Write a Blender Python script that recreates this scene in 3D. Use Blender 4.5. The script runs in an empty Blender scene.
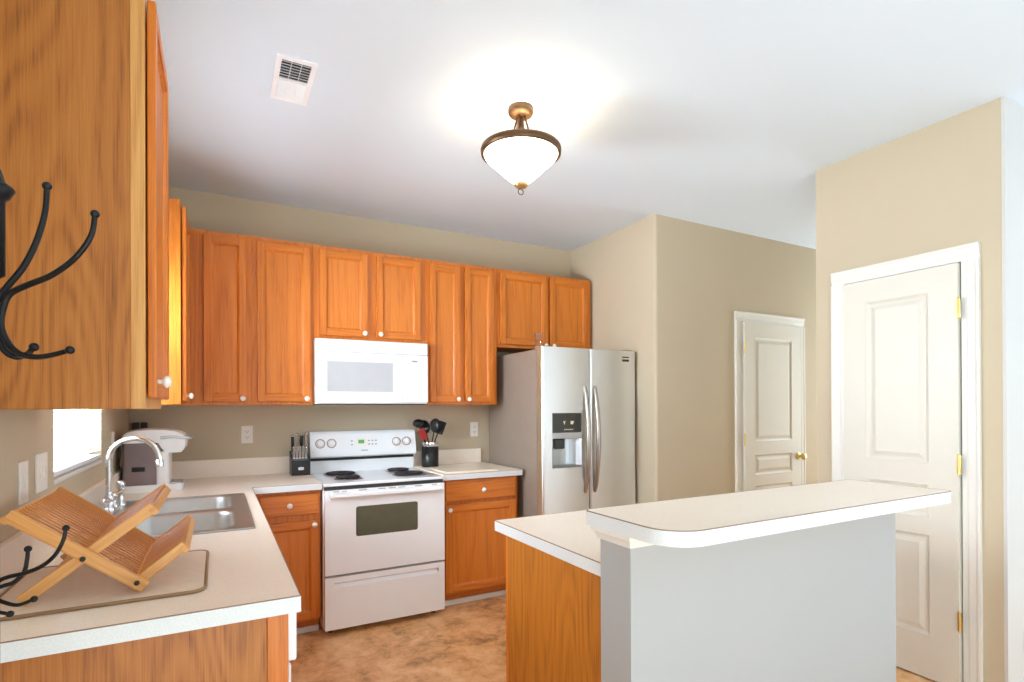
import bpy, bmesh, math, random
from mathutils import Vector, Matrix
random.seed(7)
scene = bpy.context.scene
COL = scene.collection
R = math.radians

# ------------------------------------------------------------------ camera
CAM = Vector((0.4719, -4.0360, 1.3583))
YAW, PITCH, ROLL, FPX, V0 = 0.4970, 0.0023, -0.0041, 544.3, 406.2
cam_d = bpy.data.cameras.new('camera')
cam_d.sensor_width = 36.0
cam_d.lens = 36.0 * FPX / 1024.0
cam_d.shift_y = (V0 - 341.0) / 1024.0
cam_d.clip_start = 0.05
cam = bpy.data.objects.new('camera', cam_d)
COL.objects.link(cam)
_s, _c = math.sin(YAW), math.cos(YAW)
_r = Vector((_c, -_s, 0)); _f = Vector((_s, _c, 0)); _u = Vector((0, 0, 1))
_f, _u = _f * math.cos(PITCH) + _u * math.sin(PITCH), -_f * math.sin(PITCH) + _u * math.cos(PITCH)
_r, _u = _r * math.cos(ROLL) + _u * math.sin(ROLL), -_r * math.sin(ROLL) + _u * math.cos(ROLL)
_m = Matrix((_r, _u, -_f)).transposed().to_4x4()
_m.translation = CAM
cam.matrix_world = _m
scene.camera = cam

# ------------------------------------------------------------------ world, daylight, exposure
world = bpy.data.worlds.new('world')
scene.world = world
world.use_nodes = True
bg = world.node_tree.nodes['Background']
bg.inputs['Color'].default_value = (0.82, 0.92, 1.0, 1)
bg.inputs['Strength'].default_value = 1.2

def area(name, loc, rot, sx, sy, power, col):
    l = bpy.data.lights.new(name, 'AREA')
    l.shape = 'RECTANGLE'; l.size = sx; l.size_y = sy
    l.energy = power; l.color = col
    o = bpy.data.objects.new(name, l); COL.objects.link(o)
    o.location = loc; o.rotation_euler = rot
    return o
# daylight coming in through the patio door behind the camera and the wide opening on the right
area('patio_daylight', (4.0, -6.45, 1.15), (R(90), 0, 0), 1.75, 2.15, 8, (0.82, 0.92, 1.0))
area('dining_door_daylight', (-0.05, -5.375, 1.12), (R(90), 0, R(-90)), 1.75, 2.15, 24, (0.80, 0.91, 1.0))
area('side_window_daylight', (6.4, -4.7, 1.4), (R(90), 0, R(90)), 2.3, 1.9, 15, (0.82, 0.92, 1.0))
area('sink_window_daylight', (-0.62, -1.32, 1.95), (R(65), 0, R(-90)), 1.10, 1.20, 315, (0.82, 0.92, 1.0))
area('hall_fill_light', (6.3, -1.56, 1.4), (R(90), 0, R(90)), 0.85, 1.9, 22, (0.78, 0.90, 1.0))  # unseen fill added to brighten the hall; the wall behind it is closed
sun_d = bpy.data.lights.new('sun', 'SUN'); sun_d.energy = 19.0; sun_d.angle = R(0.6); sun_d.color = (0.82, 0.92, 1.0)
sun = bpy.data.objects.new('sun', sun_d); COL.objects.link(sun); sun.location = (-4.0, -5.4, 4.0); sun.rotation_euler = (0, R(-46), 0)
scene.view_settings.view_transform = 'Standard'
scene.view_settings.look = 'None'
scene.view_settings.gamma = 1.0
scene.view_settings.use_curve_mapping = False
scene.view_settings.exposure = 0.78
scene.cycles.max_bounces = 10
scene.cycles.diffuse_bounces = 6
scene.cycles.sample_clamp_indirect = 6.0
scene.cycles.caustics_reflective = False
scene.cycles.caustics_refractive = False

# ------------------------------------------------------------------ materials
def lin(c):
    return tuple((x / 12.92 if x <= 0.04045 else ((x + 0.055) / 1.055) ** 2.4) for x in (v / 255.0 for v in c))

def new_mat(name):
    m = bpy.data.materials.new(name); m.use_nodes = True
    nt = m.node_tree
    return m, nt, nt.nodes['Principled BSDF']

def N(nt, t, **kw):
    n = nt.nodes.new(t)
    for k, v in kw.items():
        if k in n.inputs: n.inputs[k].default_value = v
        else: setattr(n, k, v)
    return n

def plain(name, col, rough=0.5, metal=0.0, var=0.03, scale=12.0, bump=0.0, bscale=200.0, coat=0.0, spec=0.5, trans=0.0, alpha=1.0):
    m, nt, b = new_mat(name)
    L = nt.links
    tc = N(nt, 'ShaderNodeTexCoord')
    no = N(nt, 'ShaderNodeTexNoise', Scale=scale, Detail=4.0)
    L.new(tc.outputs['Object'], no.inputs['Vector'])
    c = lin(col)
    rp = N(nt, 'ShaderNodeValToRGB')
    rp.color_ramp.elements[0].position = 0.3; rp.color_ramp.elements[1].position = 0.7
    rp.color_ramp.elements[0].color = tuple(x * (1 - var) for x in c) + (1,)
    rp.color_ramp.elements[1].color = tuple(min(1, x * (1 + var)) for x in c) + (1,)
    L.new(no.outputs['Fac'], rp.inputs['Fac']); L.new(rp.outputs['Color'], b.inputs['Base Color'])
    b.inputs['Roughness'].default_value = rough; b.inputs['Metallic'].default_value = metal
    b.inputs['Coat Weight'].default_value = coat; b.inputs['Specular IOR Level'].default_value = spec
    b.inputs['Transmission Weight'].default_value = trans; b.inputs['Alpha'].default_value = alpha
    if bump > 0:
        n2 = N(nt, 'ShaderNodeTexNoise', Scale=bscale, Detail=3.0)
        L.new(tc.outputs['Object'], n2.inputs['Vector'])
        bp = N(nt, 'ShaderNodeBump', Strength=bump, Distance=0.002)
        L.new(n2.outputs['Fac'], bp.inputs['Height']); L.new(bp.outputs['Normal'], b.inputs['Normal'])
    return m

def wood(name, light, mid, dark, grain='z', rough=0.40, rings=16.0, streak=1.0, coat=0.06, fig=1.0, zs=0.42):
    """oak: contour lines of a stretched noise give the cathedral figure, fine stretched noise the pores"""
    m, nt, b = new_mat(name)
    L = nt.links
    tc = N(nt, 'ShaderNodeTexCoord'); oi = N(nt, 'ShaderNodeObjectInfo')
    off = N(nt, 'ShaderNodeVectorMath', operation='SCALE'); off.inputs[0].default_value = (3.1, 7.7, 5.3)
    L.new(oi.outputs['Random'], off.inputs['Scale'])
    add = N(nt, 'ShaderNodeVectorMath', operation='ADD')
    L.new(tc.outputs['Object'], add.inputs[0]); L.new(off.outputs['Vector'], add.inputs[1])
    def stretched(a, bq):
        mp = N(nt, 'ShaderNodeMapping')
        mp.inputs['Scale'].default_value = {'z': (a, a, bq), 'x': (bq, a, a), 'y': (a, bq, a)}[grain]
        L.new(add.outputs['Vector'], mp.inputs['Vector']); return mp
    m1 = stretched(5.0, zs)
    n1 = N(nt, 'ShaderNodeTexNoise', Scale=1.0, Detail=1.5, Roughness=0.4)
    L.new(m1.outputs['Vector'], n1.inputs['Vector'])
    mul = N(nt, 'ShaderNodeMath', operation='MULTIPLY'); mul.inputs[1].default_value = rings * 6.283
    L.new(n1.outputs['Fac'], mul.inputs[0])
    sn = N(nt, 'ShaderNodeMath', operation='SINE'); L.new(mul.outputs[0], sn.inputs[0])
    m2 = stretched(420.0, 9.0)
    n2 = N(nt, 'ShaderNodeTexNoise', Scale=1.0, Detail=2.0)
    L.new(m2.outputs['Vector'], n2.inputs['Vector'])
    m3 = stretched(110.0, 2.2)
    n3 = N(nt, 'ShaderNodeTexNoise', Scale=1.0, Detail=3.0)
    L.new(m3.outputs['Vector'], n3.inputs['Vector'])
    def madd(src, k, prev=None, o=0.0):
        q = N(nt, 'ShaderNodeMath', operation='MULTIPLY_ADD')
        L.new(src, q.inputs[0]); q.inputs[1].default_value = k
        if prev is None: q.inputs[2].default_value = o
        else: L.new(prev, q.inputs[2])
        return q.outputs[0]
    v = madd(sn.outputs[0], 0.050 * fig, None, 0.20)
    v = madd(n2.outputs['Fac'], 0.35 * streak, v)
    v = madd(n3.outputs['Fac'], 0.30, v)
    rp = N(nt, 'ShaderNodeValToRGB')
    e = rp.color_ramp.elements
    e[0].position = 0.30; e[0].color = lin(dark) + (1,)
    e[1].position = 0.78; e[1].color = lin(light) + (1,)
    k = e.new(0.50); k.color = lin(mid) + (1,)
    L.new(v, rp.inputs['Fac']); L.new(rp.outputs['Color'], b.inputs['Base Color'])
    b.inputs['Roughness'].default_value = rough
    b.inputs['Coat Weight'].default_value = coat; b.inputs['Coat Roughness'].default_value = 0.25
    bp = N(nt, 'ShaderNodeBump', Strength=0.12, Distance=0.001)
    L.new(n2.outputs['Fac'], bp.inputs['Height']); L.new(bp.outputs['Normal'], b.inputs['Normal'])
    return m

OAK = ((222, 135, 46), (206, 114, 28), (154, 74, 12))
oak_v = wood('oak_vertical', *OAK)
oak_h = wood('oak_horizontal', *OAK, grain='x')
oak_p = wood('oak_panel', (224, 138, 48), (208, 116, 29), (158, 76, 12), rings=9.0, fig=0.9)
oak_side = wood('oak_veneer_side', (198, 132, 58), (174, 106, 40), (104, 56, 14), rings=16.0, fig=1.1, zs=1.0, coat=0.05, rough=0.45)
bamboo = wood('bamboo', (232, 180, 112), (214, 152, 84), (180, 112, 52), grain='x', rings=3.0, fig=0.3, rough=0.42, coat=0.1)
bamboo_slat = wood('bamboo_slat', (226, 160, 96), (206, 134, 74), (164, 94, 46), grain='x', rings=3.0, fig=0.3, rough=0.45)

wall_tan = plain('wall_paint_tan', (200, 186, 160), 0.75, var=0.012, scale=3, bump=0.08, bscale=260)
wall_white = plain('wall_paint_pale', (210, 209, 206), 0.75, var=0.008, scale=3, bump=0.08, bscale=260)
ceil_m = plain('ceiling_paint', (222, 233, 244), 0.85, var=0.006, scale=2, bump=0.1, bscale=180)
white_trim = plain('white_trim_paint', (230, 229, 223), 0.4, var=0.008)
door_m = plain('door_paint', (220, 217, 206), 0.42, var=0.008)
white_app = plain('white_enamel', (243, 246, 250), 0.22, var=0.006, coat=0.3)
white_plastic = plain('white_plastic', (240, 238, 236), 0.35, var=0.01)
ivory_plate = plain('white_wall_plate', (240, 237, 230), 0.4, var=0.01)
grey_mark = plain('grey_print', (150, 150, 152), 0.5)
light_mark = plain('pale_grey_print', (222, 222, 225), 0.5)
dark_slot = plain('dark_slot', (45, 42, 40), 0.6)
black_plastic = plain('black_plastic', (26, 26, 28), 0.35, var=0.1)
black_iron = plain('black_wrought_iron', (24, 25, 28), 0.38, metal=0.5, var=0.3, scale=40, bump=0.25, bscale=120)
coil_m = plain('burner_coil', (44, 38, 44), 0.5, var=0.15)
drip_m = plain('drip_pan_chrome', (150, 140, 145), 0.3, metal=0.8)
oven_glass = plain('oven_glass', (92, 96, 80), 0.10, var=0.05, coat=0.5)
mw_mesh = plain('microwave_window', (188, 190, 195), 0.3, var=0.02)
chrome = plain('chrome', (225, 228, 232), 0.08, metal=1.0, var=0.01)
brass = plain('polished_brass', (222, 196, 132), 0.32, metal=1.0, var=0.03)
bronze = plain('aged_bronze', (104, 78, 54), 0.4, metal=0.7, var=0.12, scale=30)
ceramic = plain('white_ceramic', (246, 242, 236), 0.12, var=0.01, coat=0.5)
fridge_side = plain('fridge_grey_side', (142, 128, 116), 0.45, var=0.03)
fridge_gasket = plain('fridge_door_edge', (158, 132, 102), 0.4, metal=0.2)
dark_gap = plain('dark_gasket', (40, 36, 36), 0.6)
steel_dark = plain('dark_badge', (62, 66, 64), 0.35, metal=0.3)
lit_icon = plain('pale_icon', (232, 226, 190), 0.4)
silver_plastic = plain('silver_plastic', (186, 188, 190), 0.3, metal=0.4)
recess_m = plain('dispenser_recess', (208, 218, 222), 0.25, metal=0.35)
reservoir = plain('smoky_reservoir', (128, 112, 112), 0.12, var=0.08, scale=8, coat=0.4)
red_silicone = plain('red_silicone', (150, 38, 34), 0.4)
mat_cloth = plain('drying_mat_cloth', (224, 206, 186), 0.9, var=0.04, scale=60, bump=0.5, bscale=160)
mat_edge = plain('drying_mat_binding', (150, 118, 86), 0.85)
seam_m = plain('laminate_seam', (140, 112, 94), 0.5)
board_m = plain('cutting_board', (238, 228, 210), 0.4, var=0.02)
blind_m = plain('blind_slat_white', (240, 242, 246), 0.5)
vent_m = plain('white_register', (246, 247, 250), 0.45)

def stainless():
    m, nt, b = new_mat('brushed_stainless'); L = nt.links
    tc = N(nt, 'ShaderNodeTexCoord'); mp = N(nt, 'ShaderNodeMapping')
    mp.inputs['Scale'].default_value = (2.0, 2.0, 400.0)
    n = N(nt, 'ShaderNodeTexNoise', Scale=1.0, Detail=2.0)
    L.new(tc.outputs['Object'], mp.inputs['Vector']); L.new(mp.outputs['Vector'], n.inputs['Vector'])
    mr = N(nt, 'ShaderNodeMapRange'); mr.inputs['To Min'].default_value = 0.30; mr.inputs['To Max'].default_value = 0.42
    L.new(n.outputs['Fac'], mr.inputs['Value']); L.new(mr.outputs['Result'], b.inputs['Roughness'])
    b.inputs['Base Color'].default_value = (0.78, 0.79, 0.79, 1); b.inputs['Metallic'].default_value = 0.92
    return m
steel = stainless()
sink_steel = plain('sink_stainless', (188, 186, 182), 0.34, metal=0.92, var=0.03, scale=20)
handle_steel = plain('handle_stainless', (176, 168, 160), 0.3, metal=1.0, var=0.03)

def laminate():
    m, nt, b = new_mat('counter_laminate'); L = nt.links
    tc = N(nt, 'ShaderNodeTexCoord')
    n1 = N(nt, 'ShaderNodeTexNoise', Scale=320.0, Detail=2.0)
    n2 = N(nt, 'ShaderNodeTexNoise', Scale=4.0, Detail=3.0)
    L.new(tc.outputs['Object'], n1.inputs['Vector']); L.new(tc.outputs['Object'], n2.inputs['Vector'])
    ad = N(nt, 'ShaderNodeMath', operation='MULTIPLY_ADD'); ad.inputs[1].default_value = 0.25
    L.new(n2.outputs['Fac'], ad.inputs[0]); L.new(n1.outputs['Fac'], ad.inputs[2])
    rp = N(nt, 'ShaderNodeValToRGB'); e = rp.color_ramp.elements
    e[0].position = 0.45; e[0].color = lin((243, 229, 212)) + (1,)
    e[1].position = 0.78; e[1].color = lin((251, 241, 228)) + (1,)
    L.new(ad.outputs[0], rp.inputs['Fac']); L.new(rp.outputs['Color'], b.inputs['Base Color'])
    b.inputs['Roughness'].default_value = 0.36
    return m
laminate_m = laminate()
def edge_lam():
    m, nt, b = new_mat('counter_edge_speckled'); L = nt.links
    tc = N(nt, 'ShaderNodeTexCoord'); n1 = N(nt, 'ShaderNodeTexNoise', Scale=260.0, Detail=3.0)
    L.new(tc.outputs['Object'], n1.inputs['Vector'])
    rp = N(nt, 'ShaderNodeValToRGB'); e = rp.color_ramp.elements
    e[0].position = 0.35; e[0].color = lin((220, 226, 228)) + (1,)
    e[1].position = 0.65; e[1].color = lin((230, 235, 237)) + (1,)
    L.new(n1.outputs['Fac'], rp.inputs['Fac']); L.new(rp.outputs['Color'], b.inputs['Base Color'])
    b.inputs['Roughness'].default_value = 0.4
    return m
edge_m = edge_lam()

def floor_mat():
    m, nt, b = new_mat('vinyl_slate_floor'); L = nt.links
    tc = N(nt, 'ShaderNodeTexCoord')
    n1 = N(nt, 'ShaderNodeTexNoise', Scale=5.0, Detail=6.0, Roughness=0.6, Distortion=0.5)
    n2 = N(nt, 'ShaderNodeTexNoise', Scale=17.0, Detail=6.0, Roughness=0.7, Distortion=0.8)
    for n in (n1, n2): L.new(tc.outputs['Object'], n.inputs['Vector'])
    mx = N(nt, 'ShaderNodeMath', operation='MULTIPLY_ADD'); mx.inputs[1].default_value = 0.6
    L.new(n1.outputs['Fac'], mx.inputs[0])
    hm = N(nt, 'ShaderNodeMath', operation='MULTIPLY'); hm.inputs[1].default_value = 0.4
    L.new(n2.outputs['Fac'], hm.inputs[0]); L.new(hm.outputs[0], mx.inputs[2])
    rp = N(nt, 'ShaderNodeValToRGB'); e = rp.color_ramp.elements
    e[0].position = 0.36; e[0].color = lin((160, 110, 70)) + (1,)
    e[1].position = 0.63; e[1].color = lin((248, 210, 166)) + (1,)
    k = e.new(0.46); k.color = lin((222, 166, 110)) + (1,)
    k = e.new(0.54); k.color = lin((240, 190, 134)) + (1,)
    L.new(mx.outputs[0], rp.inputs['Fac']); L.new(rp.outputs['Color'], b.inputs['Base Color'])
    b.inputs['Roughness'].default_value = 0.42
    bp = N(nt, 'ShaderNodeBump', Strength=0.15, Distance=0.003)
    L.new(mx.outputs[0], bp.inputs['Height']); L.new(bp.outputs['Normal'], b.inputs['Normal'])
    return m
floor_m = floor_mat()

def emis(name, col, strength):
    m, nt, b = new_mat(name)
    b.inputs['Base Color'].default_value = lin(col) + (1,)
    b.inputs['Emission Color'].default_value = lin(col) + (1,)
    b.inputs['Emission Strength'].default_value = strength
    b.inputs['Roughness'].default_value = 0.3
    return m
bowl_m = emis('lit_frosted_glass', (255, 240, 214), 4.5)
lcd_m = emis('green_display', (86, 150, 74), 0.25)

def glass_mat(name, col, rough=0.0):
    m, nt, b = new_mat(name)
    b.inputs['Base Color'].default_value = lin(col) + (1,)
    b.inputs['Transmission Weight'].default_value = 1.0
    b.inputs['Roughness'].default_value = rough; b.inputs['IOR'].default_value = 1.45
    return m

def pane_mat():
    m, nt, b = new_mat('window_glass'); L = nt.links
    out = nt.nodes['Material Output']
    tr = N(nt, 'ShaderNodeBsdfTransparent'); gl = N(nt, 'ShaderNodeBsdfGlossy', Roughness=0.02)
    mx = N(nt, 'ShaderNodeMixShader', Fac=0.06)
    L.new(tr.outputs[0], mx.inputs[1]); L.new(gl.outputs[0], mx.inputs[2]); L.new(mx.outputs[0], out.inputs['Surface'])
    return m
pane_m = pane_mat()
def thin_glass():
    m, nt, b = new_mat('clear_glass'); L = nt.links
    out = nt.nodes['Material Output']
    tr = N(nt, 'ShaderNodeBsdfTransparent'); gl = N(nt, 'ShaderNodeBsdfGlossy', Roughness=0.05)
    fr_ = N(nt, 'ShaderNodeLayerWeight', Blend=0.12); mx = N(nt, 'ShaderNodeMixShader')
    L.new(fr_.outputs['Facing'], mx.inputs[0]); L.new(tr.outputs[0], mx.inputs[1]); L.new(gl.outputs[0], mx.inputs[2]); L.new(mx.outputs[0], out.inputs['Surface'])
    return m
clear_glass = thin_glass()

# ------------------------------------------------------------------ mesh builder
class MB:
    def __init__(s): s.v = []; s.f = []; s.m = []; s.sm = []
    def add(s, verts, faces, mat=0, smooth=False):
        o = len(s.v); s.v += [tuple(p) for p in verts]
        for fc in faces:
            s.f.append(tuple(i + o for i in fc)); s.m.append(mat); s.sm.append(smooth)
        return s
    def bm(s, b, mat=0, smooth=False):
        b.verts.ensure_lookup_table(); b.verts.index_update()
        s.add([v.co[:] for v in b.verts], [[v.index for v in f.verts] for f in b.faces], mat, smooth)
        b.free(); return s
    def box(s, x0, x1, y0, y1, z0, z1, bev=0.0, mat=0, seg=2):
        b = bmesh.new(); bmesh.ops.create_cube(b, size=1.0)
        for v in b.verts:
            v.co = Vector(((x0 + x1) / 2 + v.co.x * (x1 - x0), (y0 + y1) / 2 + v.co.y * (y1 - y0), (z0 + z1) / 2 + v.co.z * (z1 - z0)))
        if bev > 0:
            bev = min(bev, 0.45 * min(abs(x1 - x0), abs(y1 - y0), abs(z1 - z0)))
            bmesh.ops.bevel(b, geom=list(b.edges), offset=bev, segments=seg, affect='EDGES', profile=0.5)
        return s.bm(b, mat, False)
    def obox(s, c, ax, ay, az, hx, hy, hz, mat=0, bev=0.0):
        """box with centre c, unit axes and half sizes"""
        b = bmesh.new(); bmesh.ops.create_cube(b, size=2.0)
        for v in b.verts: v.co = Vector((v.co.x * hx, v.co.y * hy, v.co.z * hz))
        if bev > 0: bmesh.ops.bevel(b, geom=list(b.edges), offset=bev, segments=2, affect='EDGES', profile=0.5)
        ax, ay, az, c = Vector(ax), Vector(ay), Vector(az), Vector(c)
        for v in b.verts: v.co = c + ax * v.co.x + ay * v.co.y + az * v.co.z
        return s.bm(b, mat, False)
    def prism(s, poly, a0, a1, axis='z', mat=0, smooth=False):
        n = len(poly)
        def P(p, a): return {'z': (p[0], p[1], a), 'y': (p[0], a, p[1]), 'x': (a, p[0], p[1])}[axis]
        vs = [P(p, a0) for p in poly] + [P(p, a1) for p in poly]
        s.add(vs, [tuple(range(n))[::-1], tuple(range(n, 2 * n))], mat, False)
        s.add(vs, [(i, (i + 1) % n, n + (i + 1) % n, n + i) for i in range(n)], mat, smooth)
        return s
    def cells(s, us, vs, keep, a0, a1, axis='z', mat=0):
        """slab made of grid cells; inner faces are left out"""
        def P(u, v, a): return {'z': (u, v, a), 'y': (u, a, v), 'x': (a, u, v)}[axis]
        nu, nv = len(us) - 1, len(vs) - 1
        k = lambda i, j: 0 <= i < nu and 0 <= j < nv and keep(i, j)
        for i in range(nu):
            for j in range(nv):
                if not k(i, j): continue
                u0, u1, v0, v1 = us[i], us[i + 1], vs[j], vs[j + 1]
                q = [P(u0, v0, a0), P(u1, v0, a0), P(u1, v1, a0), P(u0, v1, a0), P(u0, v0, a1), P(u1, v0, a1), P(u1, v1, a1), P(u0, v1, a1)]
                fc = [(0, 3, 2, 1), (4, 5, 6, 7)]
                if not k(i, j - 1): fc.append((0, 1, 5, 4))
                if not k(i + 1, j): fc.append((1, 2, 6, 5))
                if not k(i, j + 1): fc.append((2, 3, 7, 6))
                if not k(i - 1, j): fc.append((3, 0, 4, 7))
                s.add(q, fc, mat)
        return s
    def lathe(s, prof, seg=32, c=(0, 0, 0), axis='z', mat=0, smooth=True, cap=True):
        vs = []; n = len(prof)
        for r, h in prof:
            for i in range(seg):
                a = 2 * math.pi * i / seg
                p = (r * math.cos(a), r * math.sin(a), h)
                p = {'z': p, 'y': (p[0], p[2], p[1]), 'x': (p[2], p[0], p[1]), '-y': (p[0], -p[2], p[1])}[axis]
                vs.append((p[0] + c[0], p[1] + c[1], p[2] + c[2]))
        fc = [(j * seg + i, j * seg + (i + 1) % seg, (j + 1) * seg + (i + 1) % seg, (j + 1) * seg + i) for j in range(n - 1) for i in range(seg)]
        s.add(vs, fc, mat, smooth)
        for j in ((0, n - 1) if cap else ()):
            if prof[j][0] > 1e-5: s.add(vs[j * seg:(j + 1) * seg], [tuple(range(seg))], mat, False)
        return s
    def tube(s, pts, r, seg=10, mat=0, closed=False, cap=True):
        pts = [Vector(p) for p in pts]; n = len(pts)
        rad = r if isinstance(r, (list, tuple)) else [r] * n
        T = []
        for i in range(n):
            a = pts[(i - 1) % n] if (closed or i > 0) else pts[i]; b = pts[(i + 1) % n] if (closed or i < n - 1) else pts[i]
            T.append((b - a).normalized())
        ref = Vector((0, 0, 1)) if abs(T[0].z) < 0.9 else Vector((1, 0, 0))
        nn = (ref - T[0] * ref.dot(T[0])).normalized()
        vs = []
        for i in range(n):
            nn = (nn - T[i] * nn.dot(T[i])).normalized(); bn = T[i].cross(nn)
            for k in range(seg):
                a = 2 * math.pi * k / seg
                vs.append(pts[i] + (nn * math.cos(a) + bn * math.sin(a)) * rad[i])
        m = n if closed else n - 1
        s.add(vs, [(i * seg + k, i * seg + (k + 1) % seg, ((i + 1) % n) * seg + (k + 1) % seg, ((i + 1) % n) * seg + k) for i in range(m) for k in range(seg)], mat, True)
        if cap and not closed:
            s.add(vs[:seg], [tuple(range(seg))[::-1]], mat); s.add(vs[-seg:], [tuple(range(seg))], mat)
        return s
    def ball(s, c, r, mat=0, sc=(1, 1, 1)):
        b = bmesh.new(); bmesh.ops.create_uvsphere(b, u_segments=18, v_segments=12, radius=r)
        for v in b.verts: v.co = Vector((v.co.x * sc[0] + c[0], v.co.y * sc[1] + c[1], v.co.z * sc[2] + c[2]))
        return s.bm(b, mat, True)
    def build(s, name, mats, parent=None, loc=None, rot=None):
        me = bpy.data.meshes.new(name)
        me.from_pydata(s.v, [], s.f)
        for m in (mats if isinstance(mats, (list, tuple)) else [mats]): me.materials.append(m)
        me.polygons.foreach_set('material_index', s.m)
        me.polygons.foreach_set('use_smooth', s.sm)
        b = bmesh.new(); b.from_mesh(me)
        bmesh.ops.recalc_face_normals(b, faces=list(b.faces))
        b.to_mesh(me); b.free()
        me.update()
        o = bpy.data.objects.new(name, me); COL.objects.link(o)
        if parent is not None: o.parent = parent
        if loc is not None: o.location = loc
        if rot is not None: o.rotation_euler = rot
        return o

def smooth_path(pts, n=8):
    pts = [Vector(p) for p in pts]; out = []
    for i in range(len(pts) - 1):
        p0 = pts[max(i - 1, 0)]; p1 = pts[i]; p2 = pts[i + 1]; p3 = pts[min(i + 2, len(pts) - 1)]
        for k in range(n):
            t = k / n
            out.append(0.5 * ((2 * p1) + (p2 - p0) * t + (2 * p0 - 5 * p1 + 4 * p2 - p3) * t * t + (3 * p1 - p0 - 3 * p2 + p3) * t ** 3))
    out.append(pts[-1]); return out

def rrect(x0, x1, y0, y1, r, n=6):
    out = []
    for cx, cy, a0 in ((x1 - r, y1 - r, 0), (x0 + r, y1 - r, 90), (x0 + r, y0 + r, 180), (x1 - r, y0 + r, 270)):
        for k in range(n + 1):
            a = R(a0 + 90.0 * k / n); out.append((cx + r * math.cos(a), cy + r * math.sin(a)))
    return out

def thing(name, label, cat, loc=(0, 0, 0), rotz=0.0, group=None):
    o = bpy.data.objects.new(name, None); COL.objects.link(o)
    o.empty_display_size = 0.1
    o.location = loc; o.rotation_euler = (0, 0, rotz)
    return tag(o, label, cat, group)
def tag(o, label, cat, group=None):
    o['label'] = label; o['category'] = cat
    if group: o['group'] = group
    return o
def struct(o):
    o['kind'] = 'structure'; return o

# ================================================================== ROOM SHELL
H = 2.757
XR, YB = 6.5, -6.5                       # far right wall, wall behind the camera
WX, WY = 3.265, -1.069                   # nook wall plane, hall wall plane
PX, PY0, PY1 = 3.602, -2.059, -2.930     # pantry block

struct(MB().box(-0.15, XR + 0.12, -4.3, 0.15, -0.1, 0.0).build('floor', floor_m))
struct(MB().box(-0.15, XR + 0.12, YB - 0.12, -4.3, -0.1, 0.0).build('floor_living', plain('bounce_carpet', (214, 210, 202), 0.95, var=0.04, scale=60, bump=0.4, bscale=200)))  # unseen carpet, added pale so light bouncing off it stays neutral
struct(MB().box(-0.15, XR + 0.12, YB - 0.12, 0.15, H, H + 0.1).build('ceiling', ceil_m))
struct(MB().box(-0.15, WX + 0.02, 0.0, 0.12, 0, H).build('wall_back', wall_tan))
# left wall with the window opening
WIN = (-1.745, -0.905, 1.112, 2.05)
ys = [YB, -6.3, -4.45, WIN[0], WIN[1], 0.0]; zs = [0, WIN[2], WIN[3], 2.25, H]
struct(MB().cells(ys, zs, lambda i, j: not ((i == 3 and j == 1) or (i == 1 and j < 3)), -0.12, 0.0, 'x').build('wall_left', wall_tan))
# nook + hall wall, one L with a rounded outer corner
rc = 0.022
arc = [(WX + rc - rc * math.cos(a), WY + rc - rc * math.sin(a)) for a in [R(90 * k / 6) for k in range(7)]]
poly = [(WX, 0.0)] + arc + [(XR, WY), (XR, WY + 0.12), (WX + 0.12, WY + 0.12), (WX + 0.12, 0.0)]
DH = (4.178, 4.893)       # hall door leaf
hall_low = MB()
hall_low.prism([(WX, 0.0)] + arc + [(DH[0] - 0.004, WY), (DH[0] - 0.004, WY + 0.12), (WX + 0.12, WY + 0.12), (WX + 0.12, 0.0)], 0, 2.045)
hall_low.prism([(DH[1] + 0.004, WY), (XR, WY), (XR, WY + 0.12), (DH[1] + 0.004, WY + 0.12)], 0, 2.045)
hall_low.prism(poly, 2.045, H)
struct(hall_low.build('wall_hall', wall_tan))
# pantry block with the door opening
DP = (-2.773, -2.237)     # pantry leaf, y range
pw = MB()
pw.prism([(PX, PY0), (PX, DP[1] + 0.004), (PX + 0.12, DP[1] + 0.004), (PX + 0.12, PY0 - 0.12), (XR, PY0 - 0.12), (XR, PY0)], 0, 2.045)
pw.prism([(PX, DP[0] - 0.004), (PX, PY1 + 0.002), (PX + 0.12, PY1 + 0.002), (PX + 0.12, DP[0] - 0.004)], 0, 2.045)
pw.prism([(PX, PY0), (PX, PY1 + 0.002), (PX + 0.12, PY1 + 0.002), (PX + 0.12, PY0 - 0.12), (XR, PY0 - 0.12), (XR, PY0)], 2.045, H)
struct(pw.build('wall_pantry', wall_tan))
struct(MB().box(PX + 0.0005, XR, PY1 - 0.012, PY1 + 0.0015, 0, H).build('wall_front', wall_white))
# right and rear walls (with the openings the daylight comes through)
ys = [YB, -5.9, -3.5, PY1, PY0, WY + 0.1]; zs = [0, 0.4, 2.35, H]
struct(MB().cells(ys, zs, lambda i, j: not (i == 1 and j == 1), XR, XR + 0.12, 'x').build('wall_right', wall_white))
xs = [-0.12, 3.1, 4.9, XR + 0.12]; zs = [0, 2.25, H]
struct(MB().cells(xs, zs, lambda i, j: not (i == 1 and j == 0), YB - 0.12, YB, 'y').build('wall_rear', wall_white))

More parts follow.
